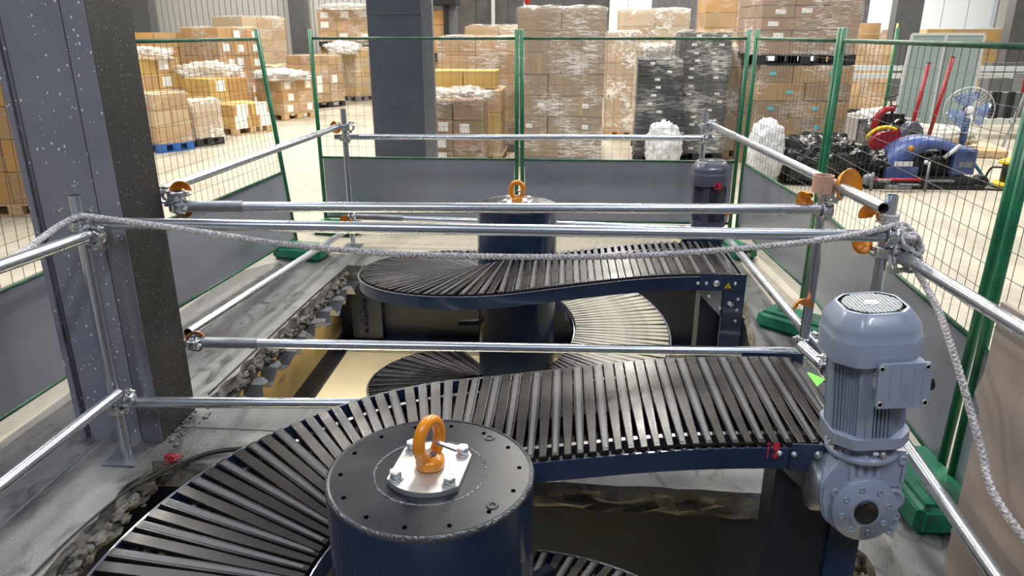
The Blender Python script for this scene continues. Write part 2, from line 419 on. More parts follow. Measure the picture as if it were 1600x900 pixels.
# steel beams round the openings
def beam(label, p, q, nrm, z0, z1, webm, flw=.20, group=None):
    t = thing('steel_beam', label, 'beam', tuple((Vector(p) + Vector(q)) / 2 + Vector((0, 0, z0))))
    t['kind'] = 'structure'
    p, q, nrm = Vector(p), Vector(q), Vector(nrm)
    MB().bar(p - nrm * .01 + Vector((0, 0, (z0 + z1) / 2)), q - nrm * .01 + Vector((0, 0, (z0 + z1) / 2)), .012, z1 - z0).build('web', webm, t)
    MB().bar(p + Vector((0, 0, z0)), q + Vector((0, 0, z0)), flw, .02).build('bottom_flange', M['navy_matt'], t)
    MB().bar(p + Vector((0, 0, z1)), q + Vector((0, 0, z1)), flw * .5, .018).build('top_flange', M['navy_matt'], t)
    return t
bl = beam('tan-coated steel beam under the slab edge beside the rear opening', (-1.93, 2.9, 0), (-1.93, 5.95, 0), (1, 0, 0), -.70, -.145, M['tanweb'], .30)
bb = beam('dark steel beam across the back of the rear opening', (-1.9, 5.78, 0), (1.6, 5.78, 0), (0, -1, 0), -.70, -.145, M['navy_matt'], .24)
beam('dark steel beam under the floor strip facing the front opening', (-1.9, 2.76, 0), (1.4, 2.72, 0), (0, -1, 0), -.75, -.145, M['navy_matt'], .16)
beam('dark steel beam under the floor strip facing the rear opening', (-1.9, 3.18, 0), (1.4, 3.18, 0), (0, 1, 0), -.75, -.145, M['navy_matt'], .16)
beam('dark steel beam under the right slab edge of both openings', (1.42, .3, 0), (1.50, 5.78, 0), (-1, 0, 0), -.75, -.145, M['navy_matt'], .3)
beam('dark steel beam under the left slab edge of the front opening', (-1.93, .3, 0), (-1.93, 2.78, 0), (1, 0, 0), -.75, -.145, M['navy_matt'], .3)
MB().text('1HOS', .055, Matrix.Translation((-1.921, 4.45, -.46)) @ Euler((R(90), 0, R(90))).to_matrix().to_4x4(), .0006).build('stencil_mark', M['groove'], bl, label='handwritten marking 1HOS')
pl = MB(); pl.b2((-1.78, 5.70, -.68), (-1.52, 5.725, -.155)); pl.build('splice_plate', M['navy_matt'], bb)
for i in range(7):
    MB().cyl((-1.66, 5.70, -.20 - i * .07), (-1.66, 5.672, -.20 - i * .07), .017, 6).build('bolt', M['navy'], bb)
# profiled steel decking cut off under the left slab edge
def decking(label, y0, y1, x, dx):
    m = MB(); per = .24; prof = []; y = y0; k = 0
    while y < y1:
        for oy, oz in ((0, -.135), (.05, -.135), (.085, -.215), (.155, -.215), (.19, -.135)):
            prof.append((min(y + oy, y1 + .1), oz))
        y += per
    xs = [x + dx * (p[0] - y0) for p in prof]
    rr = random.Random(5); out = [.085 + rr.uniform(-.03, .03) for p in prof]
    vs = [(xs[i] - .015, p[0], p[1]) for i, p in enumerate(prof)] + [(xs[i] + out[i], p[0], p[1]) for i, p in enumerate(prof)]
    vs += [(v[0], v[1], v[2] + .006) for v in vs]; n = len(prof)
    fs = [(i, i + 1, n + i + 1, n + i) for i in range(n - 1)] + [(3 * n + i, 3 * n + i + 1, 2 * n + i + 1, 2 * n + i) for i in range(n - 1)] + [(n + i, n + i + 1, 3 * n + i + 1, 3 * n + i) for i in range(n - 1)]
    m.add(vs, fs)
    return solo('steel_decking', m, M['galvdull'], label, 'decking', (x, y0, -.15))
decking('jagged folded steel decking under the slab edge of the rear opening', 3.3, 5.55, -1.84, .028)
# broken concrete lumps hanging from the left edges
def rubble(label, y0, y1, x0, x1, n, sd):
    rr = random.Random(sd); m = MB()
    for i in range(n):
        t = rr.random(); r = rr.uniform(.010, .026)
        m.sphere((x0 + (x1 - x0) * t + rr.uniform(-.02, .012), y0 + (y1 - y0) * t, -.045 - rr.random() * .075), r, 6, 4, (rr.uniform(.7, 1.2), rr.uniform(1.0, 2.4), .8), .35, rr)
    for i in range(len(m.sm)): m.sm[i] = False
    o = solo('concrete_rubble', m, M['rubble'], label, 'rubble', (x0, y0, -.1)); o['kind'] = 'stuff'
rubble('broken concrete lumps along the left slab edge of the front opening', .9, 2.65, -1.79, -1.80, 150, 1)
rubble('broken concrete lumps along the left slab edge of the rear opening', 3.3, 5.6, -1.82, -1.76, 110, 2)
rubble('broken concrete lumps along the right slab edge beside the gear motor', 1.2, 3.9, 1.13, 1.16, 80, 4)

# cables along the edge
def wob(pts, n=6):
    out = []; P = [Vector(p) for p in pts]
    for i in range(len(P) - 1):
        p0 = P[max(i - 1, 0)]; p1 = P[i]; p2 = P[i + 1]; p3 = P[min(i + 2, len(P) - 1)]
        for k in range(n):
            t = k / n
            out.append(.5 * ((2 * p1) + (p2 - p0) * t + (2 * p0 - 5 * p1 + 4 * p2 - p3) * t * t + (3 * p1 - p0 - 3 * p2 + p3) * t ** 3))
    out.append(P[-1]); return out
solo('black_cable', MB().tube(wob([(-1.84, .6, .006), (-1.83, 1.4, .008), (-1.84, 2.1, .01), (-1.80, 2.45, .01), (-1.74, 2.66, .012)]), .005, 6), M['cable'], 'thin black cable lying along the broken edge of the front opening', 'cable', (-1.84, .6, 0))
solo('black_cable', MB().tube(wob([(-1.80, 2.50, .0), (-1.66, 2.70, .012), (-1.50, 2.80, .02), (-1.2, 2.82, .02), (-.9, 2.8, .01)]), .011, 8), M['cable'], 'thick black cable curving across the floor strip by the slats', 'cable', (-1.5, 2.8, 0))
m = MB()
rr = random.Random(9)
for k in range(5): m.tube(wob([(-1.72 + rr.uniform(-.035, .035), 2.72 + rr.uniform(-.035, .035), .01 + rr.uniform(0, .03)) for i in range(6)], 4), .003, 5)
solo('red_wire_tangle', m, M['red'], 'small tangle of red wire lying at the slab corner below the grey column', 'wire', (-1.72, 2.72, 0))
solo('black_cable', MB().tube(wob([(-1.86, 3.35, .004), (-1.83, 4.2, .006), (-1.80, 5.0, .006), (-1.76, 5.6, .006)]), .005, 6), M['cable'], 'thin black cable along the left edge of the rear opening', 'cable', (-1.83, 4.2, 0))

# ---------------------------------------------------------------- big spattered column
t = thing('steel_column', 'large dark grey steel column spattered with white drops beside the openings', 'column', (-2.06, 3.03, 0)); t['kind'] = 'structure'
MB().b2((-2.236, 2.895, 0), (-1.90, 3.175, 7)).build('column_core', M['colface'], t)
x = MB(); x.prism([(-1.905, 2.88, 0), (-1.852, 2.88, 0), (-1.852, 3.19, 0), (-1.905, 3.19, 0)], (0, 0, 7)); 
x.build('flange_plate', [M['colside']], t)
x = MB(); x.b2((-1.95, 2.876, 0), (-1.8535, 2.8795, 7)); x.build('edge_strip', M['colface'], t)
x = MB(); x.b2((-2.262, 2.878, 0), (-2.236, 3.19, 7)); x.build('flange_plate', M['colface'], t)
x = MB(); x.cyl((-2.225, 2.893, 0), (-2.225, 2.893, 7), .008, 8); x.build('weld_seam', M['colface'], t)
x = MB(); x.b2((-1.962, 2.888, 0), (-1.95, 2.894, 7)); x.build('seam_gap', M['black'], t)
g = MB(); rr = random.Random(12)
for i in range(46): g.sphere((rr.uniform(-1.9, -1.76), rr.uniform(2.84, 3.25), .004), rr.uniform(.004, .013), 7, 4, (1, 1.3, .3), .3, rr)
o = solo('mortar_spill', g, M['rubble'], 'crumbs of spilled mortar at the foot of the big column', 'mortar', (-1.83, 3, 0)); o['kind'] = 'stuff'

# ---------------------------------------------------------------- scaffold rails
PR = .0242
def spipe(p, q, label, sleeve=None, mats=None):
    t = thing('scaffold_pipe', label, 'pipe', tuple((Vector(p) + Vector(q)) / 2))
    MB().pipe(p, q, PR, 22).build('tube', mats or M['galv'], t)
    if sleeve:
        a, bq = sleeve; MB().pipe(a, bq, PR + .0035, 22).build('sleeve', M['galvdull'], t)
    return t
NL, FL, NRp, SR, FR = (-1.945, 2.735), (-1.88, 6.22), (1.33, 3.0), (1.225, 3.46), (1.165, 6.27)
def post(pt, top, label, plate=True):
    t = thing('scaffold_post', label, 'post', (pt[0], pt[1], 0))
    MB().pipe((pt[0], pt[1], .008), (pt[0], pt[1], top), PR, 22).build('tube', M['galv'], t)
    x = MB(); x.box((pt[0], pt[1], .004), (.15, .15, .008)); x.cyl((pt[0] + .05, pt[1] + .05, .008), (pt[0] + .05, pt[1] + .05, .014), .006, 6); x.build('base_plate', M['galvdull'], t)
    return t
post(NL, 1.21, 'galvanised upright post standing before the big spattered column')
post(FL, 1.214, 'galvanised upright post at the far left corner of the railing')
post(NRp, 1.203, 'galvanised upright post with the rope bundle tied behind the gear motor')
post(SR, 1.20, 'galvanised upright post with a brown card tube on its top')
post(FR, 1.20, 'galvanised upright post at the far right corner by the black cartons')
spipe((-1.90, 2.775, 1.085), (1.30, 2.955, 1.043), 'upper galvanised rail spanning the front with the rope draped along it')
spipe((-1.79, 3.25, 1.048), (1.20, 3.42, 1.044), 'upper galvanised rail running from the big column to the card-tube post', ((-1.78, 3.25, 1.048), (-1.50, 3.266, 1.048)))
spipe((-1.90, 2.775, .262), (1.30, 2.955, .27), 'lower galvanised rail passing in front of the big column')
spipe((-1.84, 3.26, .345), (1.20, 3.42, .315), 'lower galvanised rail running from the big column under the front slats', ((-1.83, 3.26, .345), (-1.52, 3.276, .342)))
spipe((-1.90, 2.70, 1.052), (-1.90, .9, 1.13), 'upper galvanised side rail running left from the column-side post')
spipe((-1.905, 2.70, .345), (-1.905, .9, .36), 'lower galvanised side rail running left from the column-side post')
spipe((-1.90, 3.22, 1.118), (-1.92, 6.19, 1.070), 'upper galvanised rail along the left side of the rear opening')
spipe((-1.86, 3.25, .40), (-1.86, 6.26, .19), 'lower galvanised rail along the left side of the rear opening')
spipe((-1.98, 6.255, .973), (1.24, 6.235, .998), 'upper galvanised rail across the far end of the railing')
spipe((-1.86, 6.255, .268), (1.2, 6.235, .22), 'lower galvanised rail across the far end of the railing', ((-1.84, 6.255, .268), (-1.42, 6.252, .262)))
spipe((1.22, 6.34, 1.10), (1.268, 2.92, 1.165), 'upper galvanised rail along the right side with an open pipe end')
spipe((1.235, 6.3, .36), (1.268, 3.05, .37), 'lower galvanised rail along the right side of the rear opening')
spipe((1.17, 6.2, .30), (1.10, 4.6, .33), 'short galvanised rail beside the slatted end of the rear conveyor')
spipe((1.385, 2.97, .963), (1.36, .9, 1.02), 'thick galvanised side rail above the plywood board')
spipe((1.33, 3.05, .38), (1.24, 1.2, .33), 'lower galvanised side rail passing behind the gear motor')

def clamp(c, a, b, label, cup=False, gap=.052, side=1):
    """right-angle coupler: grips pipe along a at c and pipe along b beside it"""
    c = Vector(c); a = Vector(a).normalized(); b = Vector(b).normalized(); n = a.cross(b).normalized() * side
    t = thing('pipe_clamp', label, 'clamp', tuple(c))
    x = MB()
    for cc, ax in ((c, a), (c + n * gap, b)):
        x.lathe(cc - ax * .022, ax, [(PR + .001, 0), (PR + .010, 0), (PR + .011, .006), (PR + .0085, .012), (PR + .0085, .032), (PR + .011, .038), (PR + .010, .044), (PR + .001, .044)], 18)
    x.build('band', M['cast'], t)
    x = MB(); mid = c + n * (gap / 2)
    rot = Matrix((a, b, n)).transposed().to_3x3() if True else None
    x.box(mid, (.05, .05, .024), Matrix((a, a.cross(n) * -1, n)).transposed())
    for cc, ax, ot in ((c, a, b), (c + n * gap, b, a)):
        for sg in (-1, 1):
            x.box(cc + ot * sg * (PR + .014), (.040, .018, .016), Matrix((ax, ot, n)).transposed())
    x.build('saddle', M['cast'], t)
    for cc, ax, ot in ((c, a, b), (c + n * gap, b, a)):
        d = n if cc is c else -n
        s0 = cc + ot * (PR + .016)
        x = MB(); x.cyl(s0 - d * .045, s0 + d * .02, .0055, 8); x.build('bolt', M['zinc'], t)
        x = MB(); x.cyl(s0 - d * .030, s0 - d * .018, .012, 6); x.build('nut', M['zinc'], t)
    return t
Z = Vector((0, 0, 1)); X = Vector((1, 0, 0)); Y = Vector((0, 1, 0))
clamp((NL[0], NL[1], 1.085), Z, X, 'upper clamp joining the front rail to the column-side post', side=1, gap=.046)
clamp((NL[0], NL[1], 1.035), Z, Y, 'clamp gripping the upper side rail on the column-side post', side=-1)
clamp((NL[0], NL[1], .30), Z, Y, 'clamp gripping the lower side rail on the column-side post', side=-1)
clamp((NL[0], NL[1], .25), Z, X, 'clamp gripping the lower front rail on the column-side post', side=1, gap=.046)
clamp((FL[0], FL[1], 1.06), Z, Y, 'clamp holding the left rail at the far left corner post', side=-1)
clamp((FL[0], FL[1], .965), Z, X, 'clamp holding the end rail at the far left corner post', side=1)
clamp((FL[0], FL[1], .27), Z, X, 'lower clamp at the far left corner post', side=1)
clamp((FR[0], FR[1], 1.09), Z, Y, 'clamp holding the side rail at the far right corner post', side=-1)
clamp((FR[0], FR[1], .99), Z, X, 'clamp holding the end rail at the far right corner post', side=-1)
clamp((SR[0], SR[1], 1.115), Z, Y, 'upper clamp below the brown card tube', side=-1)
clamp((SR[0], SR[1], 1.04), Z, X, 'lower clamp of the pair below the card tube', side=-1)
clamp((SR[0], SR[1], .36), Z, Y, 'clamp low on the card-tube post beside the slats', side=-1)
clamp((NRp[0], NRp[1], 1.05), Z, X, 'clamp at the rope bundle gripping the front rail', side=-1)
clamp((NRp[0], NRp[1], .965), Z, Y, 'clamp under the rope bundle gripping the thick side rail', side=-1)
clamp((.985, 2.50, .66), Vector((.35, .9, .25)), Z, 'open-mouthed clamp hanging beside the end of the front slats', side=1)
spipe((.935, 2.66, .675), (.995, 2.47, .645), 'short pale pipe stub resting by the end of the front slats')
clamp((-1.80, 3.24, 1.10), Z, Y, 'upper clamp fixed on the back edge of the big column', side=1)
clamp((-1.80, 3.24, 1.045), Z, X, 'second clamp fixed on the back edge of the big column', side=1, gap=.02)
clamp((-1.835, 3.24, .345), Z, X, 'low clamp fixed on the back edge of the big column', side=1, gap=.02)

def cup(c, ax, r, label, a0=0, a1=360, ln=.05):
    """orange moulded plastic guard, a flared half shell"""
    c = Vector(c); ax = Vector(ax).normalized(); u = Vector((0, 0, 1)); u = (u - ax * u.dot(ax)).normalized(); v = ax.cross(u)
    m = MB(); n = 20; prof = [(r * .18, 0), (r * .55, ln * .15), (r * .85, ln * .5), (r, ln), (r * .97, ln + .004), (r * .80, ln * .5 + .006), (r * .5, ln * .15 + .006), (r * .16, .006)]
    vs = []
    for k in range(n + 1):
        t = R(a0 + (a1 - a0) * k / n)
        for rr_, h in prof: vs.append(c + ax * h + (u * math.cos(t) + v * math.sin(t)) * rr_)
    p = len(prof)
    m.add(vs, [(k * p + i, k * p + (i + 1) % p, (k + 1) * p + (i + 1) % p, (k + 1) * p + i) for k in range(n) for i in range(p)], True)
    return solo('plastic_guard', m, M['orange'], label, 'guard', tuple(c))
cup((-1.945, 6.27, 1.06), (-.2, -1, 0), .055, 'orange guard shell behind the far left corner clamp', 20, 340)
cup((-1.90, 6.20, .245), (-.3, -1, 0), .06, 'orange guard shell low on the far left corner post', 0, 300)
cup((1.285, 3.44, 1.145), (.55, -.8, .2), .085, 'large orange guard shell around the open pipe end', -110, 130)
cup((1.165, 3.44, 1.09), (-.9, -.4, -.2), .05, 'small orange guard shell left of the card-tube post', -30, 200)
cup((1.30, 3.06, 1.10), (-.8, -.6, .25), .045, 'orange guard shell above the rope at the tied post', -120, 120)
cup((1.29, 3.06, .995), (-.8, -.6, -.25), .042, 'orange guard shell below the rope at the tied post', 80, 280)
cup((1.17, 3.44, .56), (.2, -1, 0), .05, 'orange guard shell low beside the gear motor top', -90, 120)
cup((-1.80, 3.30, 1.115), (.25, -1, .1), .05, 'orange guard shell on the upper clamp of the big column', -90, 200)
cup((-1.80, 3.30, 1.04), (.25, -1, -.1), .045, 'orange guard shell under the upper clamp of the big column', 60, 300)
cup((-1.84, 3.30, .35), (.25, -1, .1), .052, 'orange guard shell on the low clamp of the big column', -60, 250)
cup((.925, 4.20, .86), (.6, -.8, 0), .035, 'small orange guard shell beside the rear gear motor neck', -60, 200)
# card tube on the post
t = thing('card_tube', 'brown card tape tube slipped over the post top behind the slats', 'tube', (1.205, 3.44, 1.14))
MB().pipe((1.195, 3.42, 1.125), (1.195, 3.42, 1.205), .046, 28, .005).build('tube_wall', M['tapecore'], t)
MB().bar((1.175, 3.3775, 1.128), (1.205, 3.3765, 1.203), .003, .003).build('spiral_seam', M['groove'], t)

# ---------------------------------------------------------------- rope
def rope_mesh(pts, r=.0075, pitch=.055, n=3, off=.0075):
    P = [Vector(p) for p in pts]; m = MB(); L = [0]
    for i in range(1, len(P)): L.append(L[-1] + (P[i] - P[i - 1]).length)
    tot = L[-1]; steps = int(tot / .006); sm = []
    k = 0
    for s in range(steps + 1):
        d = tot * s / steps
        while k < len(P) - 2 and L[k + 1] < d: k += 1
        sm.append((P[k].lerp(P[k + 1], (d - L[k]) / max(1e-6, L[k + 1] - L[k])), d))
    for j in range(n):
        for sg in (1, -1):
            out = []
            for i, (p, d) in enumerate(sm):
                t = (sm[min(i + 1, len(sm) - 1)][0] - sm[max(i - 1, 0)][0]).normalized()
                a = t.cross(Z); a = a.normalized() if a.length > .05 else X; bb_ = t.cross(a)
                u = sg * 2 * math.pi * d / pitch + 2 * math.pi * j / n
                wv = off * (1 + .18 * math.sin(2 * math.pi * d / pitch * 3 + sg * 1.5))
                out.append(p + a * math.cos(u) * wv + bb_ * math.sin(u) * wv)
            m.tube(out, r * .75, 5)
    return m
rp = wob([(-1.93, 2.71, 1.13), (-1.86, 2.735, 1.118), (-1.49, 2.74, 1.071), (-1.137, 2.77, 1.016), (-.72, 2.79, .978), (-.20, 2.82, .964), (.32, 2.85, .972), (.85, 2.885, 1.014), (1.15, 2.905, 1.056), (1.28, 2.93, 1.080), (1.35, 2.955, 1.095)], 10)
solo('braided_rope', rope_mesh(rp), M['rope'], 'grey braided rope sagging along the upper front rail', 'rope', (0, 2.85, .96))
solo('braided_rope', rope_mesh(wob([(-1.93, 2.70, 1.13), (-1.96, 2.62, 1.108), (-1.93, 2.35, 1.075), (-1.87, 2.0, 1.08), (-1.8, 1.6, 1.1)], 8)), M['rope'], 'grey braided rope running left above the side rail from the column-side post', 'rope', (-1.9, 2.3, 1.07))
solo('braided_rope', rope_mesh(wob([(1.42, 2.95, .95), (1.415, 2.80, .90), (1.385, 2.6, .86), (1.365, 2.45, .80), (1.36, 2.33, .72), (1.375, 2.25, .62), (1.39, 2.17, .52), (1.385, 2.10, .46), (1.40, 2.02, .41), (1.43, 1.9, .36), (1.44, 1.7, .30)], 8)), M['rope'], 'grey braided rope hanging down past the plywood board', 'rope', (1.37, 2.3, .5))
kn = MB(); rr = random.Random(21)
for k in range(16):
    c = Vector((1.40 + rr.uniform(-.02, .035), 2.96 + rr.uniform(-.03, .03), 1.04 - k * .0075))
    s_ = rr.uniform(.025, .05)
    pts = [c + Vector((math.cos(t_) * s_ * rr.uniform(.8, 1.2), rr.uniform(-.03, .03), math.sin(t_) * s_ * rr.uniform(.9, 1.3))) for t_ in [i * math.pi / 4 + rr.uniform(-.2, .2) for i in range(9)]]
    kn.tube(wob(pts, 5), .0085, 6)
for k in range(3): kn.tube(wob([(NRp[0] + .034 * math.cos(t_), NRp[1] + .034 * math.sin(t_), 1.095 + k * .012) for t_ in [i * math.pi / 4 for i in range(9)]], 3), .0085, 6)
solo('rope_bundle', kn, M['rope'], 'tangled grey rope knot tied round the post above the thick side rail', 'rope', (1.39, 2.96, 1.0))

# ---------------------------------------------------------------- fences
def fence(label, b0, b1, t0, t1, zb=.0, zt=1.85, mesh_z=(.70, 1.76), px=.075, pz=.10):
    """b0,b1: foot points; t0,t1: (x,y) at the top of the posts"""
    b0, b1, t0, t1 = [Vector((p[0], p[1], 0)) for p in (b0, b1, t0, t1)]
    def at(u, z):
        f = z / zt; p = b0.lerp(b1, u).lerp(t0.lerp(t1, u), f); p.z = z; return p
    t = thing('mesh_fence', label, 'fence', tuple((b0 + b1) / 2))
    for u in (0, 1):
        MB().cyl(at(u, zb), at(u, zt), .019, 14).build('post', M['green'], t)
        MB().lathe(at(u, zt), (0, 0, 1), [(.019, 0), (.017, .004), (0, .006)], 14).build('post_cap', M['galvdull'], t)
    for z, r_, nm in ((1.775, .0125, 'top_rail'), (.69, .011, 'middle_rail'), (.10, .011, 'bottom_rail')):
        MB().cyl(at(0, z), at(1, z), r_, 10).build(nm, M['greenrail'], t)
    n = (b1 - b0).normalized().cross(Z)
    MB().prism([at(.012, .11) + n * .002, at(.988, .11) + n * .002, at(.988, .68) + n * .002, at(.012, .68) + n * .002], n * -.004).build('kick_sheet', M['sheet'], t)
    L_ = (b1 - b0).length; m = MB(); k = int(L_ / px)
    for i in range(1, k): m.cyl(at(i / k, mesh_z[0]), at(i / k, mesh_z[1] + .01), .0014, 4, caps=False)
    k = int((mesh_z[1] - mesh_z[0]) / pz)
    for i in range(1, k + 1):
        z = mesh_z[0] + (mesh_z[1] - mesh_z[0]) * i / (k + 1); m.cyl(at(0, z) + n * .003, at(1, z) + n * .003, .0014, 4, caps=False)
    m.build('wire_mesh', M['wire'], t, stuff=True)
    return t
fence('green fence panel across the far end behind the left part of the railing', (-2.34, 6.9), (-.445, 6.9), (-2.34, 6.9), (-.445, 6.9))
fence('green fence panel across the far end with the black cartons behind it', (-.385, 6.9), (1.60, 6.9), (-.40, 6.9), (1.60, 6.9))
fence('green fence panel leaning inward beyond the big column', (-2.56, 4.12), (-2.36, 6.12), (-2.50, 4.12), (-2.50, 6.07))
fence('green fence panel left of the big column with a dark kick sheet', (-2.66, 2.02), (-2.585, 4.08), (-2.56, 2.02), (-2.52, 4.08))
fence('green fence panel on the right running to the far corner post', (1.655, 6.84), (1.745, 5.08), (1.655, 6.84), (1.745, 5.06))
fence('long green fence panel on the right beside the tied post', (1.75, 5.03), (1.61, 2.76), (1.75, 5.01), (1.62, 2.72))
fence('green fence panel on the right behind the plywood board', (1.605, 2.66), (1.55, .75), (1.60, 2.64), (1.56, .75))
solo('fence_post', MB().cyl((5.05, 12.2, 0), (5.05, 12.2, 1.9), .025, 10), M['green'], 'single thin green post beside the red clamp tool behind the fence', 'post', (5.05, 12.2, 0))
solo('fence_post', MB().cyl((6.4, 15.5, 0), (6.4, 15.5, 2.0), .022, 8), M['olive'], 'pale yellow-green post before the far pallets at right', 'post', (6.4, 15.5, 0))

def foot(label, c, rz, sc=1):
    t = thing('fence_weight', label, 'fence foot', c, rz)
    bm = bmesh.new(); bmesh.ops.create_cube(bm, size=1)
    for v in bm.verts:
        v.co = Vector((v.co.x * .29, v.co.y * .50, v.co.z * .13 + .065)) * sc
        if v.co.z > .1: v.co.x *= .90; v.co.y *= .95
    bmesh.ops.bevel(bm, geom=bm.edges[:], offset=.028, segments=3, affect='EDGES')
    me = bpy.data.meshes.new('body'); bm.to_mesh(me); bm.free(); me.materials.append(M['greenfoot'])
    o = inst('body', me, t, (0, 0, 0))
    m = MB(); m.lathe((0, .1, .128 * sc), (0, 0, 1), [(.026, 0), (.032, .002), (.034, .008), (.026, .010)], 16); m.build('socket_ring', M['greenfoot'], t, world=False)
    m = MB(); m.box((0, -.14, .13 * sc), (.13, .16, .006)); m.build('grip_pad', M['greenrail'], t, world=False)
    m = MB(); m.cyl((-.01, -.276 * sc, .06), (-.01, -.284 * sc, .06), .022, 14); m.build('plug', M['plywood'], t, world=False)
    return t
foot('green plastic fence foot below the gear motor at the plywood board', (1.50, 2.66, 0), R(2))
foot('green plastic fence foot between the two right-hand posts', (1.52, 4.48, 0), R(48), .9)
foot('green plastic fence foot at the far right corner behind the rear motor', (1.50, 6.2, 0), R(20), .8)
foot('green plastic fence foot under the leaning left panel', (-2.22, 5.86, 0), R(80), .9)
foot('green plastic fence foot at the far left corner of the fence', (-2.15, 6.66, 0), R(80), .9)

# plywood board at right
t = thing('plywood_board', 'weathered plywood board leaning against the fence at the right', 'board', (1.46, 1.4, 0))
m = MB(); m.prism([(1.395, 2.24, .0), (1.395, .5, .0), (1.50, .5, .96), (1.50, 2.44, .955), (1.478, 2.405, .70), (1.470, 2.42, .62), (1.465, 2.36, .58)], (.018, 0, 0)); m.build('sheet', M['plywood'], t)

# ---------------------------------------------------------------- spiral slat conveyors
def arc(c, r, a0, a1, n): return [Vector((c[0] + r * math.cos(R(a0 + (a1 - a0) * i / n)), c[1] + r * math.sin(R(a0 + (a1 - a0) * i / n)), 0)) for i in range(n + 1)]
ZA = .685; WID = .61; RC = .70; PIT = .81; SP = .0382
def slat_mesh(kind):
    m = MB(); L_ = WID / 2; wo, wi = .0186, .0105      # half widths at outer (+x) and inner end
    if kind: wo, wi = .0168, .0098
    zt, zb = 0., -.014
    def ring(z, dx, dw): return [(-L_ + dx, -wi + dw, z), (0, -wo + dw, z), (L_ - dx, -wo + dw, z), (L_ - dx, wo - dw, z), (0, wo - dw, z), (-L_ + dx, wi - dw, z)]
    vs = ring(zb, 0, 0) + ring(zt - .002, 0, 0) + ring(zt, .0025, .0022)
    m.add(vs, [(5, 4, 3, 2, 1, 0), tuple(range(12, 18))] + [(k * 6 + i, k * 6 + (i + 1) % 6, (k + 1) * 6 + (i + 1) % 6, (k + 1) * 6 + i) for k in (0, 1) for i in range(6)])
    return m
def insert_mesh():
    m = MB(); L_ = WID / 2 - .015; n = 5
    for i in range(n):
        a, b_ = -1 + 2 * i / n + .06, -1 + 2 * (i + 1) / n - .06; wo, wi = .0098, .0052
        m.add([(-L_, a * wi, -.001), (L_, a * wo, -.001), (L_, b_ * wo, -.001), (-L_, b_ * wi, -.001), (-L_, a * wi, .0016), (L_, a * wo, .0016), (L_, b_ * wo, .0016), (-L_, b_ * wi, .0016)],
              [(4, 5, 6, 7), (0, 1, 5, 4), (1, 2, 6, 5), (2, 3, 7, 6), (3, 0, 4, 7)])
    return m
SM = slat_mesh(0).mesh('slat', M['slat']); SN = slat_mesh(1).mesh('slat', M['slat']); IM = insert_mesh().mesh('rubber_insert', M['insert'])
SD = slat_mesh(0).mesh('slat', M['slatdust'])

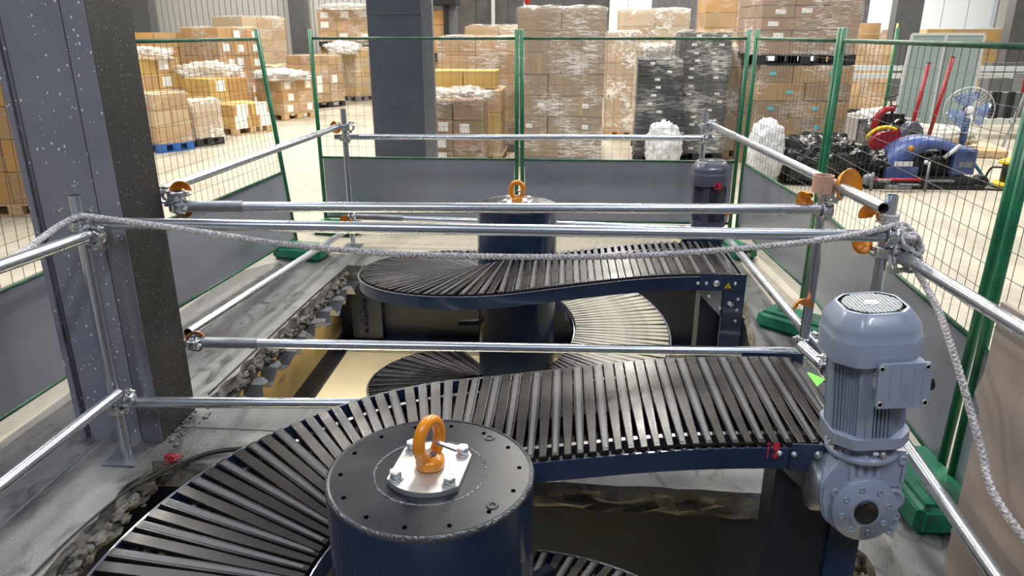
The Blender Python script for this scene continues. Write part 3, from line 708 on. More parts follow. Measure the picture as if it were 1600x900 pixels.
def conveyor(cx, cy, armpts, mirror, end_th, label, dust=None):
    t = thing('spiral_conveyor', label, 'conveyor', (cx, cy, 0))
    sg = -1 if mirror else 1
    xe = armpts                                            # right-hand end of the straight slatted arm
    arm = [Vector((xe + (cx - xe) * i / 60, cy + sg * RC, 0)) for i in range(61)]
    th0 = 90; n = int((end_th - th0) / 2.5)
    cir = [Vector((cx + RC * math.cos(R(th0 + 2.5 * i)), cy + sg * RC * math.sin(R(th0 + 2.5 * i)), 0)) for i in range(n + 1)]
    P = arm[:-1] + cir; k0 = 60
    L_ = [0]
    for i in range(1, len(P)): L_.append(L_[-1] + (P[i] - P[i - 1]).length)
    tot = L_[-1]; sj = L_[k0]; sl = .155; hl = PIT / (2 * math.pi * RC)
    def zed(s):
        u = sj - s; z0 = ZA - sl * .80
        if u < 0: return z0 + (hl * u if u < -.3 else sl * u + (hl - sl) * -u * u / .6) + (.3 * (hl - sl) * .5 if u < -.3 else 0)
        if u < .5: return z0 + sl * u
        v = min(u - .5, .6); return z0 + sl * (.5 + v - v * v / 1.2)
    def frame(s):
        s = max(0, min(tot, s)); lo, hi = 0, len(L_) - 1
        while hi - lo > 1:
            md = (lo + hi) // 2
            if L_[md] <= s: lo = md
            else: hi = md
        p = P[lo].lerp(P[hi], (s - L_[lo]) / max(1e-9, L_[hi] - L_[lo]))
        i = lo if s - L_[lo] < L_[hi] - s else hi
        a_ = P[max(i - 2, 0)]; b_ = P[min(i + 2, len(P) - 1)]
        T = (b_ - a_).normalized(); N_ = Vector((T.y, -T.x, 0)) * sg        # towards the outer side
        return p, T, N_, zed(s)
    off0 = Vector((cx, cy, 0))
    # slats
    s = .03; i = 0
    while s < tot - .02:
        p, T, N_, z = frame(s); dz = zed(s + .02) - zed(s - .02)
        T3 = Vector((T.x, T.y, dz / .04)).normalized(); Xa = N_; Ya = Z.cross(N_).normalized()
        if Ya.dot(T3) < 0: T3 = -T3
        Za = Xa.cross(T3).normalized()
        rot = Matrix((Xa, T3, Za)).transposed()
        dd = dust and dust[0] < s / tot < dust[1]
        o = inst('slat', SD if dd else (SN if i % 2 == 0 else SM), t, (p + Vector((0, 0, z)) - off0)); o.rotation_euler = rot.to_euler()
        if i % 2 == 0 and not dd: inst('rubber_insert', IM, o, (0, 0, 0))
        s += SP; i += 1
    # side bands
    def band(offs, th, z0, z1, s0_, s1_, step=.03):
        m = MB(); vs = []; n_ = int((s1_ - s0_) / step)
        for k in range(n_ + 1):
            p, T, N_, z = frame(s0_ + (s1_ - s0_) * k / n_)
            for o_, zz in ((offs, z1), (offs + th, z1), (offs + th, z0), (offs, z0)):
                vs.append(p + N_ * o_ + Vector((0, 0, z + zz)))
        fs = [(k * 4 + q, k * 4 + (q + 1) % 4, (k + 1) * 4 + (q + 1) % 4, (k + 1) * 4 + q) for k in range(n_) for q in range(4)] + [(0, 1, 2, 3), tuple(n_ * 4 + q for q in (3, 2, 1, 0))]
        m.add(vs, fs, False); return m
    for a_, b_, nm in ((WID / 2 + .006, .006, 'outer_side_band'), (-WID / 2 - .012, .006, 'inner_side_band')):
        band(a_, b_, -.083, -.014, 0, tot).build(nm, M['navy'], t)
    band(WID / 2 + .006, .010, -.014, -.011, 0, tot).build('band_lip', M['motordark'], t)
    band(-.225, .018, -.055, -.02, 0, tot).build('guide_rail', M['steel'], t)
    band(.205, .018, -.055, -.02, 0, tot).build('guide_rail', M['steel'], t)
    band(-.03, .06, -.062, -.022, 0, tot).build('slat_chain', M['black'], t)
    band(-WID / 2 + .0, WID, -.080, -.076, .02, tot, .05).build('under_tray', M['navy_matt'], t)
    # drum
    D = .255
    m = MB(); m.cyl((cx, cy, -3.5), (cx, cy, .788), D, 72, caps=False); m.build('centre_drum', M['navy'], t)
    for k in range(5):
        ang = R(150 * k + 40); s_ = k0; zc = .30 - k * .30
        d_ = Vector((math.cos(ang), math.sin(ang), 0))
        MB().bar(Vector((cx, cy, zc)) + d_ * D, Vector((cx, cy, zc)) + d_ * (RC - WID / 2), .03, .03).build('support_arm', M['navy_matt'], t)
    m = MB(); m.lathe((cx, cy, 0), Z, [(D, .786), (D + .0015, .790), (D + .001, .796), (D - .002, .799), (D - .006, .800)], 72); lid = m.build('lid_rim', M['bead'], t)
    m = MB(); m.lathe((cx, cy, 0), Z, [(D - .006, .800), (D - .011, .798), (0, .798)], 72, False); lid = m.build('drum_lid', M['lid'], t)
    for k in range(14):
        an = R(k * 360 / 14 + 8); r_ = D - .035; p = (cx + r_ * math.cos(an), cy + r_ * math.sin(an), .7975)
        MB().cyl(p, (p[0], p[1], .7994), .0055, 12).build('lid_hole', M['hole'], lid)
    for an in (R(52), R(-38)):
        r_ = D - .045; p = (cx + r_ * math.cos(an), cy + r_ * math.sin(an))
        x = MB(); x.lathe((p[0], p[1], .7985), Z, [(.006, 0), (.008, .002), (.012, .002), (.016, .0)], 16); x.build('vent_ring', M['lid'], lid)
    # lifting plate with four bolts and the swivel eye
    pr_ = R(-6); c_, s2 = math.cos(pr_), math.sin(pr_)
    def rt(x_, y_, z_): return Vector((cx + x_ * c_ - y_ * s2, cy + x_ * s2 + y_ * c_, z_))
    poly = []
    hw = .088; rad = .112
    a1 = math.degrees(math.acos(hw / rad))
    for k in range(13): poly.append((rad * math.cos(R(a1 + (180 - 2 * a1) * k / 12)), rad * math.sin(R(a1 + (180 - 2 * a1) * k / 12))))
    poly += [(-x_, -y_) for x_, y_ in poly]
    m = MB(); m.prism([rt(x_, y_, .799) for x_, y_ in poly], (0, 0, .014)); lp = m.build('lifting_plate', M['zinc'], t)
    m = MB(); m.lathe((cx, cy, .7986), Z, [(.135, 0), (.138, .002), (.142, .0)], 48); m.build('plate_weld', M['bead'], t)
    for x_ in (-.066, .066):
        for y_ in (-.066, .066):
            m = MB(); p = rt(x_, y_, .813); m.cyl(p, p + Z * .004, .018, 20); p = p + Z * .004; m.cyl(p, p + Z * .018, .0155, 6); p = p + Z * .018; m.cyl(p, p + Z * .001, .012, 12)
            m.build('bolt', M['zinc'], lp)
    ea = R(62) if not mirror else R(0)
    ux = Vector((math.cos(ea), math.sin(ea), 0))
    m = MB(); m.lathe((cx, cy, .812), Z, [(0, .034), (.020, .034), (.022, .030), (.034, .028), (.036, .020), (.036, .004), (.030, 0)], 28)
    m.tube([Vector((cx, cy, .886)) + ux * (.040 * math.cos(R(q))) + Z * (.050 * math.sin(R(q))) for q in range(0, 360, 12)], .0155, 12, closed=True)
    ey = m.build('lifting_eye', M['orange'], t)
    pz = Vector((cx, cy, .84)); pn = Vector((-ux.y, ux.x, 0))
    MB().cyl(pz - ux * .038, pz - ux * .028, .006, 8).build('pin', M['zinc'], ey)
    MB().bar(Vector((cx, cy, .888)) - pn * .02, Vector((cx, cy, .876)) - pn * .03 + Vector((.045, -.01, 0)), .011, .006).build('latch', M['galvdull'], ey)
    m = MB(); m.cyl(Vector((cx, cy, .845)), Vector((cx, cy, .852)), .017, 16); m.build('socket_screw', M['steel'], ey)
    return t, frame, zed, tot
cF, frF, zF, totF = conveyor(-.31, 1.53, .865, False, 480, 'front spiral slat conveyor winding down around the nearest navy drum')
cR, frR, zR, totR = conveyor(-.288, 4.525, .875, True, 600, 'rear spiral slat conveyor winding down around the farther navy drum', dust=(.49, .66))

def arm_end(t, p_end, ynear, yfar, near_bolts, x_end):
    """end frame: side plates, cross roller, legs going down into the opening and a bright gusset"""
    yc = (ynear + yfar) / 2
    for yy, nm in ((ynear, 'end_plate'), (yfar, 'end_plate')):
        s_ = -1 if yy == ynear else 1
        m = MB(); m.b2((x_end - .18, yy + s_ * .004, ZA - .083), (x_end + .045, yy + s_ * .010, ZA + .005)); pl_ = m.build(nm, M['navy'], t)
        if yy == ynear:
            for bx, bz, br in near_bolts:
                p = Vector((bx, yy - .010, bz)); x = MB(); x.lathe(p, (0, -1, 0), [(br * 1.5, 0), (br * 1.5, .002), (br, .003), (br * .95, .006), (br * .5, .008), (0, .008)], 14); x.build('bolt', M['zinc'], pl_)
    MB().cyl((x_end + .01, ynear, ZA - .045), (x_end + .01, yfar, ZA - .045), .03, 16).build('end_roller', M['black'], t)
    return t
YF, YR = 1.53 + RC - WID / 2 - .012, 4.525 - RC - WID / 2 - .012
arm_end(cF, None, YF, 1.53 + RC + WID / 2 + .012, [(.651, .658, .006), (.693, .657, .006), (.763, .656, .010)], .865)
arm_end(cR, None, YR, 4.525 - RC + WID / 2 + .012, [(.685, .640, .006), (.726, .640, .006), (.776, .641, .011), (.867, .643, .006)], .875)
# red transport marks on the front arm and a warning triangle on the rear arm
def mk(p): return (.616 + (p[0] - .706) * .95, YF - .0105 + (p[1] - y_), .640 + (p[2] - .478) * .85)
m = MB(); y_ = 2.1855
q = MB(); q.b2((.706, y_, .478), (.709, y_ - .0005, .535)); q.prism([(.7015, y_, .532), (.7135, y_, .532), (.7075, y_, .543)], (0, -.0005, 0))
q.prism([(.722, y_, .540), (.720, y_, .520), (.727, y_, .509), (.735, y_, .509), (.742, y_, .520), (.740, y_, .540)], (0, -.0005, 0)); q.b2((.7295, y_, .510), (.7325, y_ - .0005, .497))
for a_, b_ in (((.722, .496), (.740, .499)), ((.722, .479), (.740, .482)), ((.722, .479), (.7245, .499)), ((.7375, .479), (.740, .499))): q.b2((a_[0], y_, a_[1]), (b_[0], y_ - .0005, b_[1]))
q.cyl((.731, y_, .4895), (.731, y_ - .0006, .4895), .0045, 12)
q.v = [Vector(mk(p)) for p in q.v]
q.build('transport_mark', M['redmark'], cF, label='red arrow and fragile glass print')
y_ = YR - .0105; xc = .833
m = MB(); m.prism([(xc - .0205, y_, .616), (xc + .0205, y_, .616), (xc, y_, .652)], (0, -.001, 0)); tr = m.build('warning_sticker', M['yellowmark'], cR, label='yellow triangular warning sticker')
m = MB()
A, B, C = Vector((xc - .019, y_ - .0015, .617)), Vector((xc + .019, y_ - .0015, .617)), Vector((xc, y_ - .0015, .650))
for p, q in ((A, B), (B, C), (C, A)): m.cyl(p, q, .0013, 5)
m.b2((xc - .006, y_ - .0012, .622), (xc + .005, y_ - .002, .626)); m.b2((xc - .001, y_ - .0012, .626), (xc + .003, y_ - .002, .636)); m.bar((xc - .005, y_ - .0014, .634), (xc + .002, y_ - .0014, .634), .001, .0025)
m.build('hazard_symbol', M['blackmark'], tr)

def pillar(t, x0, x1, y0, y1, zt):
    MB().b2((x0, y0, -3.5), (x1, y1, zt)).build('support_pillar', M['navy_matt'], t)
pillar(cF, .668, .86, YF + .05, YF + .16, .59)
MB().b2((.852, YF + .035, -3.5), (.945, YF + .10, .45)).build('edge_channel', M['navy'], cF)
m = MB(); m.prism([(.664, YF + .006, .602), (.835, YF + .006, .602), (.835, YF + .006, .43)], (0, -.004, 0)); gp = m.build('gusset_plate', M['steel'], cF)
MB().lathe((.765, YF + .002, .578), (0, -1, 0), [(.010, 0), (.010, .003), (.006, .004), (.006, .010), (0, .010)], 10).build('bolt', M['zinc'], gp)
pillar(cR, .72, .83, YR + .08, YR + .2, .59)
m = MB(); m.b2((.818, YR - .004, -.6), (.920, YR + .004, .604)); le = m.build('end_leg', M['navy'], cR)
m = MB(); m.b2((.912, YR + .004, -.6), (.923, 4.525 - RC + WID / 2, .67)); m.build('end_cover', M['navy_matt'], cR)
m = MB(); m.prism([(.674, YR + .02, .602), (.86, YR + .02, .602), (.86, YR + .02, .41)], (0, -.004, 0)); gp = m.build('gusset_plate', M['steel'], cR)
for bx, bz in ((.890, .559), (.890, .50), (.888, .441)):
    MB().lathe((bx, YR - .004, bz), (0, -1, 0), [(.008, 0), (.008, .003), (.005, .006), (0, .007)], 10).build('bolt', M['zinc'], le)
for bx, bz in ((.75, .565), (.81, .50)):
    MB().lathe((bx, YR + .016, bz), (0, -1, 0), [(.010, 0), (.010, .003), (.006, .010), (0, .010)], 10).build('bolt', M['zinc'], gp)
m = MB(); m.cyl((.84, YR - .014, .545), (.865, YR - .014, .527), .010, 8); m.build('latch_bolt', M['zinc'], le)

# ---------------------------------------------------------------- gear motors
def squircle(hw, hd, k=.38, n=8):
    """rounded octagonal outline"""
    pts = []
    c = [(hw, hd * (1 - k)), (hw * (1 - k), hd)]
    base = [(hw, -hd * (1 - k) * .95), (hw, hd * (1 - k) * .95), (hw * (1 - k), hd), (-hw * (1 - k), hd), (-hw, hd * (1 - k) * .95), (-hw, -hd * (1 - k) * .95), (-hw * (1 - k), -hd), (hw * (1 - k), -hd)]
    m_ = len(base)
    for i in range(m_):
        p = Vector(base[i]); a = Vector(base[i - 1]); b_ = Vector(base[(i + 1) % m_])
        p0 = p + (a - p) * .17; p1 = p + (b_ - p) * .17
        for j in range(4):
            t = j / 3; pts.append(p0 * (1 - t) ** 2 + p * 2 * t * (1 - t) + p1 * t * t)
    return pts
def gear_motor(label, loc, tilt, rz, paint, box_side, sc=(1, 1, 1), extras=()):
    t = thing('gear_motor', label, 'motor', loc, rz); t.rotation_euler = (0, tilt, rz); t.scale = sc
    mx, my = .018, 0.
    # gearbox housing, outline in x-z, extruded along y
    out = [(-.145, .075), (-.150, .02), (-.135, -.05), (-.105, -.078), (-.07, -.112), (.0, -.122), (.05, -.112), (.115, -.118), (.135, -.10), (.135, -.085), (.128, -.03), (.145, .10), (.152, .19), (.075, .20), (-.075, .20), (-.085, .16), (-.12, .12)]
    bm = bmesh.new()
    f_ = [bm.verts.new((x, -.085, z)) for x, z in out]; b_ = [bm.verts.new((x, .10, z)) for x, z in out]
    bm.faces.new(f_); bm.faces.new(list(reversed(b_)))
    for i in range(len(out)): bm.faces.new((f_[(i + 1) % len(out)], f_[i], b_[i], b_[(i + 1) % len(out)]))
    bmesh.ops.recalc_face_normals(bm, faces=bm.faces)
    bmesh.ops.bevel(bm, geom=bm.edges[:], offset=.010, segments=2, affect='EDGES', clamp_overlap=True)
    me = bpy.data.meshes.new('gearbox_housing'); bm.to_mesh(me); bm.free(); me.materials.append(paint)
    gb = inst('gearbox_housing', me, t, (0, 0, 0))
    m = MB()
    for k in range(4): m.lathe((-.045 + k * .03, -.083, .05), (0, 0, 1), [(.013, 0), (.013, .12), (0, .135)], 10)
    m.build('cast_rib', paint, gb, world=False)
    m = MB(); m.lathe((.105, -.082, .02), (0, -1, 0), [(.04, 0), (.04, .010), (.030, .014), (.028, .010), (0, .010)], 24)
    m.build('cast_boss', paint, gb, world=False); m = MB()
    for a_, c_ in (((.07, .07), (.13, .12)),):
        m.bar((.075, -.088, .075), (.125, -.088, .075), .008, .01); m.bar((.130, -.088, .08), (.136, -.088, .165), .008, .01)
    m.build('cast_rib', paint, gb, world=False)
    for x, z in ((-.098, .052), (.128, .165), (.118, -.045), (-.09, -.055), (.10, -.10)):
        m = MB(); m.lathe((x, -.083, z), (0, -1, 0), [(.017, 0), (.016, .010), (.011, .012), (.010, .008), (0, .008)], 14); m.build('bolt_boss', paint, gb, world=False)
    m = MB(); m.lathe((0, -.085, -.005), (0, -1, 0), [(.116, 0), (.116, .022), (.112, .028), (.060, .030), (.056, .036), (.042, .038), (.042, .02)], 40)
    oc = m.build('output_cover', paint, t, world=False)
    for k in range(8):
        a_ = R(k * 45 + 10); p = (.083 * math.cos(a_), -.113, -.005 + .083 * math.sin(a_))
        m = MB(); m.lathe(p, (0, -1, 0), [(.012, 0), (.011, .005), (.007, .006), (.006, .003), (0, .003)], 12); m.build('cover_bolt', paint if k % 2 else M['galvdull'] if k == 6 else paint, oc, world=False)
    m = MB(); m.lathe((0, -.105, -.005), (0, -1, 0), [(.0415, 0), (.0415, .022), (.038, .023), (.036, .019), (0, .019)], 28); m.build('shaft_cap', M['black'], t, world=False)
    m = MB(); m.lathe((-.10, .02, .02), (-1, 0, .1), [(.09, 0), (.09, .055), (.082, .066), (.03, .068), (0, .06)], 32); m.lathe((-.03, .10, .02), (0, 1, 0), [(.12, 0), (.12, .03), (0, .03)], 32); m.build('torque_flange', M['galvdull'] if not box_side == 'back' else paint, t, world=False)
    # neck and bearing flange
    m = MB(); m.lathe((mx, my, .165), Z, [(.118, 0), (.128, .006), (.128, .018), (.118, .024), (.100, .03), (.098, .052), (.122, .060), (.130, .066), (.130, .078), (0, .078)], 40)
    for k in range(8):
        a_ = R(k * 45); m.bar((mx + .095 * math.cos(a_), .095 * math.sin(a_), .195), (mx + .118 * math.cos(a_), .118 * math.sin(a_), .222), .018, .03)
    nk = m.build('bearing_flange', paint, t, world=False)
    for k in range(4):
        a_ = R(k * 90 - 78); m = MB(); m.lathe((mx + .112 * math.cos(a_), .112 * math.sin(a_), .205), (math.cos(a_), math.sin(a_), .2), [(.010, 0), (.010, .018), (.006, .02), (0, .02)], 10); m.build('flange_bolt', M['zinc'], nk, world=False)
    # finned stator
    m = MB(); o1 = squircle(.096, .096, .3); m.prism([(mx + p.x, my + p.y, .235) for p in o1], (0, 0, .32)); 
    st = m.build('stator', paint, t, world=False)
    m = MB(); o2 = squircle(.134, .134, .42)
    m.prism([(mx + p.x, my + p.y, .232) for p in o2], (0, 0, .036)); m.build('lower_ring', paint, st, world=False)
    m = MB(); N_ = 64
    for k in range(N_):
        a_ = 2 * math.pi * k / N_; d = Vector((math.cos(a_), math.sin(a_), 0)); lim = 1 / max(abs(d.x), abs(d.y), (abs(d.x) + abs(d.y)) / 1.32)
        r_ = .128 * lim
        m.bar(Vector((mx, my, 0)) + d * .09 + Z * .40, Vector((mx, my, 0)) + d * r_ + Z * .40, .0042, .29)
    for a_ in (R(250), R(185), R(5)):
        d = Vector((math.cos(a_), math.sin(a_), 0)); q = Vector((-d.y, d.x, 0))
        m.box(Vector((mx, my, .39)) + d * .118, (.022, .05, .25), Matrix.Rotation(a_, 3, 'Z'))
    m.build('cooling_fins', paint, st, world=False)
    # fan cowl
    prof = [(1.0, .520), (1.0, .590), (.985, .596), (.965, .600), (.955, .622), (.92, .636), (.72, .674), (.68, .678), (.65, .676)]
    m = MB(); oc_ = squircle(.150, .150, .42); n = len(oc_); vs = []
    for k_, z in prof: vs += [Vector((mx + p.x * k_, my + p.y * k_, z)) for p in oc_]
    m.add(vs, [(k * n + i, k * n + (i + 1) % n, (k + 1) * n + (i + 1) % n, (k + 1) * n + i) for k in range(len(prof) - 1) for i in range(n)], True)
    cw = m.build('fan_cowl', paint, t, world=False)
    m = MB(); m.prism([(mx + p.x * .64, my + p.y * .64, .660) for p in oc_], (0, 0, .004)); m.build('fan_opening', M['black'], cw, world=False)
    m = MB(); hw = .094; ng = 14
    for k in range(-ng // 2, ng // 2 + 1):
        u = k * .0122; h = math.sqrt(max(.0, .0955 ** 2 - u * u)) * .98
        if h > .02:
            m.box((mx + u, my, .675), (.0026, 2 * h, .003)); m.box((mx, my + u, .676), (2 * h, .0026, .003))
    m.lathe((mx, my, .676), Z, [(.024, 0), (.024, .003), (.017, .003), (.016, .001), (.010, .001), (.009, .004), (0, .004)], 24)
    g_ = m.build('fan_grille', M['alu'] if box_side != 'back' else M['galvdull'], cw, world=False)
    for a_ in (-135, -20, 60, 150):
        d = Vector((math.cos(R(a_)), math.sin(R(a_)), 0)); m = MB(); m.lathe(Vector((mx, my, .538)) + d * .135, d, [(.010, 0), (.010, .016), (.007, .02), (0, .02)], 8); m.build('cowl_screw', M['zinc'], cw, world=False)
    # terminal box
    rot = Matrix.Rotation(R(0 if box_side != 'back' else 180), 3, 'Z')
    def tb(p): return rot @ Vector(p) + Vector((mx, my, 0))
    cxb = .050 if box_side != 'back' else 0
    m = MB(); m.prism([tb((cxb - .078, -.105, .405)), tb((cxb + .078, -.105, .405)), tb((cxb + .075, -.105, .535)), tb((cxb - .078, -.105, .535))], rot @ Vector((0, -.062, 0))); bx = m.build('terminal_box', paint, t, world=False)
    m = MB()
    l0 = [(cxb - .080, .398), (cxb + .076, .398), (cxb + .083, .406), (cxb + .086, .534), (cxb + .080, .542), (cxb - .076, .542), (cxb - .083, .534), (cxb - .087, .406)]
    m.prism([tb((x, -.165, z)) for x, z in l0], rot @ Vector((0, -.014, 0)))
    for x in (cxb - .045, cxb - .012, cxb + .030, cxb + .058): m.bar(tb((x, -.1795, .410)), tb((x + .003, -.1795, .530)), .0015, .002)
    ld = m.build('terminal_lid', paint, bx, world=False)
    for x in (cxb - .072, cxb + .072):
        for z in (.412, .528):
            m = MB(); m.lathe(tb((x, -.176, z)), rot @ Vector((0, -1, 0)), [(.012, 0), (.012, .004), (.008, .006), (.006, .003), (0, .003)], 12); m.build('lid_screw', M['zinc'], bx, world=False)
    if box_side != 'back':
        m = MB(); m.text('SEW', .030, Matrix.Translation(tb((cxb + .009, -.1795, .450))) @ Euler((R(90), 0, 0)).to_matrix().to_4x4() @ Euler((0, 0, R(90))).to_matrix().to_4x4(), .0012); m.build('embossed_letters', paint, bx, world=False)
        m = MB(); m.lathe(tb((cxb + .078, -.135, .455)), (1, 0, 0), [(.022, 0), (.022, .03), (.019, .034), (0, .034)], 12); m.build('cable_gland', M['black'], bx, world=False)
        m = MB(); m.box(tb((cxb - .0785, -.135, .475)), (.001, .03, .045)); m.build('rating_label', M['paper'], bx, world=False)
    else:
        m = MB(); m.box((mx + .035, -.150, .525), (.055, .002, .042)); rl = m.build('red_sticker', M['redmark'], t, world=False, label='red square sticker on the cowl')
        m = MB(); m.box((mx + .024, -.1515, .525), (.016, .001, .02)); m.bar((mx + .022, -.1515, .54), (mx + .034, -.1515, .51), .001, .004); m.build('sticker_print', M['blackmark'], rl, world=False)
        m = MB(); m.cyl((mx - .13, -.02, .33), (mx - .18, -.03, .335), .008, 8); m.cyl((mx - .165, -.03, .325), (mx - .165, -.03, .345), .014, 8); m.build('drain_fitting', M['motordark'], t, world=False)
    return t
gear_motor('grey-blue gear motor standing at the end of the front slats', (.872, 1.885, .550), R(-5.5), R(0), M['motor'], 'front', (.775, .775, .875))
gear_motor('dark gear motor with a red sticker behind the rear slats', (.845, 4.26, .560), R(-1), R(0), M['motordark'], 'back', (.72, .72, .84))
tg = MB(); tg.prism([(.853, 2.40, .652), (.905, 2.365, .648), (.948, 2.41, .657), (.90, 2.45, .664)], (0, 0, .0012)); solo('paper_tag', tg, M['greentag'], 'bright green paper tag wired to the open clamp', 'tag', (.90, 2.4, .65))
tg = MB(); tg.box((.70, 4.13, .72), (.045, .03, .045)); solo('paper_tag', tg, M['greentag'], 'small green tag by the foot of the rear gear motor', 'tag', (.70, 4.13, .70))

# ---------------------------------------------------------------- warehouse shell
ORD = ['bottom', 'second', 'third', 'fourth', 'fifth', 'sixth', 'seventh', 'eighth', 'ninth', 'tenth', 'eleventh', 'twelfth', 'thirteenth', 'fourteenth', 'fifteenth']
def panel_wall(name, x0, x1, y, z1, wd, cols, rib=.012, kind='panel'):
    root = MB().b2((x0, y, 0), (x1, y + .15, z1)).build(name, M['groove']); root['kind'] = 'structure'
    n = int(round((x1 - x0) / wd)); mes = {}
    for i in range(n):
        c = cols[i % len(cols)]
        if c not in mes: mes[c] = MB().b2((-wd / 2 + rib, -.03, 0), (wd / 2 - rib, 0, z1)).mesh(kind, M[c])
        inst(kind, mes[c], root, (x0 + wd * (i + .5), y, 0))
    return root
panel_wall('wall_left', -16.5, -5.0, 24.0, 8, .19, ['wallpanel'])
panel_wall('wall_back', -8, 22, 42.0, 9, 1.25, ['white', 'white', 'white', 'darkpanel', 'darkpanel', 'white', 'white'], .02)
panel_wall('wall_back', 22, 46, 41.5, 9, 1.25, ['wallpanel'], .02)
# dark glazed partition with cream frame behind the middle pallets
root = MB().b2((-4.6, 22.2, 0), (1.2, 22.3, 6)).build('wall_middle', M['groove']); root['kind'] = 'structure'
x = -4.6
for wd in (.5, .55, .95, .35, .55, .55, .35, .7, .7, .6):
    MB().b2((x + .03, 22.12, .1), (x + wd - .03, 22.2, 6)).build('panel', M['darkpanel'] if wd != .5 else M['creamtrim'], root); x += wd
for xx, m_ in ((-3.35, 'creamtrim'), (-1.18, 'alu'), (-2.1, 'alu')):
    MB().b2((xx - .05, 22.05, 0), (xx + .05, 22.14, 6)).build('upright', M[m_], root)
for xx, zz, ww in ((-2.95, 1.55, .8), (-1.5, 1.5, .5)):
    MB().b2((xx - ww / 2, 22.06, zz - .03), (xx + ww / 2, 22.12, zz + .03)).build('rail', M['alu'], root)
for i, (x0, x1, y0, m_, lb) in enumerate(((-2.22, -1.62, 8.5, 'colblue', 'blue-grey steel column behind the far fence beside the wrapped pallets'), (-13.6, -12.9, 23.2, 'colgrey', 'dark grey wall column beside the big spattered column'), (-8.55, -8.05, 23.4, 'colgrey', 'dark grey wall column left of the high stacked pallet'),
        (9.0, 9.7, 22, 'colgrey', 'grey column above the far pallets left of the frosted panels'), (12.1, 12.95, 22, 'colgrey', 'grey column behind the edge of the frosted panels'))):
    t = thing('steel_column', lb, 'column', ((x0 + x1) / 2, y0 + .2, 0)); t['kind'] = 'structure'
    MB().b2((x0, y0, 0), (x1, y0 + .02, 8)).build('flange_plate', M[m_], t)
    MB().b2((x0 + .03, y0 + .02, 0), (x1 - .03, y0 + .45, 8)).build('column_core', M['colgrey' if i else 'galvdull'], t)
    if i == 0:
        MB().b2((x0 - .004, y0 - .004, 2.02), (x1 + .004, y0 + .03, 2.035)).build('splice_line', M['colgrey'], t)
        MB().b2((x1 - .01, y0 + .01, 0), (x1 + .13, y0 + .1, 8)).build('edge_strip', M['galvdull'], t)
# back of the room to the right: ceiling-high dark gate
root = MB().b2((-2.5, 34, 0), (.2, 34.1, 9)).build('trim_2', M['colgrey']); root['kind'] = 'structure'

# ---------------------------------------------------------------- pallets, cartons and film
def pallet(loc, rz, w_, d_, mt, label, h=.14):
    t = thing('pallet', label, 'pallet', loc, rz)
    m_ = M[mt]
    for k in range(5):
        u = -d_ / 2 + d_ * (k + .5) / 5
        m = MB(); m.box((0, u, h - .012), (w_, d_ / 5 - .03, .022)); m.build('deck_plank' if mt == 'wood' else 'deck_slat', m_, t, world=False)
    for k in (-1, 0, 1):
        for q in (-1, 0, 1):
            m = MB(); m.box((k * (w_ / 2 - .07), q * (d_ / 2 - .06), h / 2), (.13, .11, h - .045)); m.build('block', m_, t, world=False)
    for q in (-1, 0, 1):
        m = MB(); m.box((0, q * (d_ / 2 - .06), .011), (w_, .10, .02)); m.build('skid', m_, t, world=False)
    return t
cart = {}
def carton_mesh(w_, d_, h_, c, lab):
    key = (round(w_, 3), round(d_, 3), round(h_, 3), c)
    if key not in cart:
        e = .006; m = MB()
        x, y, z = w_ / 2 - .004, d_ / 2 - .004, h_ - .004
        # slightly chamfered box
        m.add([(-x + e, -y, e), (x - e, -y, e), (x, -y + e, e), (x, y - e, e), (x - e, y, e), (-x + e, y, e), (-x, y - e, e), (-x, -y + e, e)] +
              [(-x + e, -y, z - e), (x - e, -y, z - e), (x, -y + e, z - e), (x, y - e, z - e), (x - e, y, z - e), (-x + e, y, z - e), (-x, y - e, z - e), (-x, -y + e, z - e)] +
              [(-x + e, -y + e, z), (x - e, -y + e, z), (x - e, y - e, z), (-x + e, y - e, z), (-x + e, -y + e, 0), (x - e, -y + e, 0), (x - e, y - e, 0), (-x + e, y - e, 0)],
              [(i, (i + 1) % 8, 8 + (i + 1) % 8, 8 + i) for i in range(8)] + [(16, 17, 18, 19), (23, 22, 21, 20), (8, 9, 17, 16), (10, 11, 18, 17), (12, 13, 19, 18), (14, 15, 16, 19), (9, 10, 17), (11, 12, 18), (13, 14, 19), (15, 8, 16),
              (1, 0, 20, 21), (3, 2, 21, 22), (5, 4, 22, 23), (7, 6, 23, 20)])
        me = m.mesh('carton', M['card'][c])
        tm = MB(); tm.box((0, 0, h_ - .0035), (.05, d_ - .02, .0015)); tm.box((0, -d_ / 2 + .0035, h_ * .5), (.05, .0015, h_ * .0 + .001) if False else (.045, .0015, h_ - .03))
        cart[key] = (me, tm.mesh('packing_tape', M['tape']))
    return cart[key]
lab_me = {}
def label_mesh(w_, h_, m_='paper'):
    k = (round(w_, 3), round(h_, 3), m_)
    if k not in lab_me: lab_me[k] = MB().box((0, 0, 0), (w_, .003, h_)).mesh('label', M[m_])
    return lab_me[k]
CN = ['kraft', 'tan', 'yellowish', 'ochre', 'grey-brown', 'pinkish', 'pale', 'black']
ncart = 0
FARMB = MB()
POS = {1: ['only'], 2: ['first', 'second'], 3: ['first', 'second', 'third'], 4: ['first', 'second', 'third', 'fourth']}
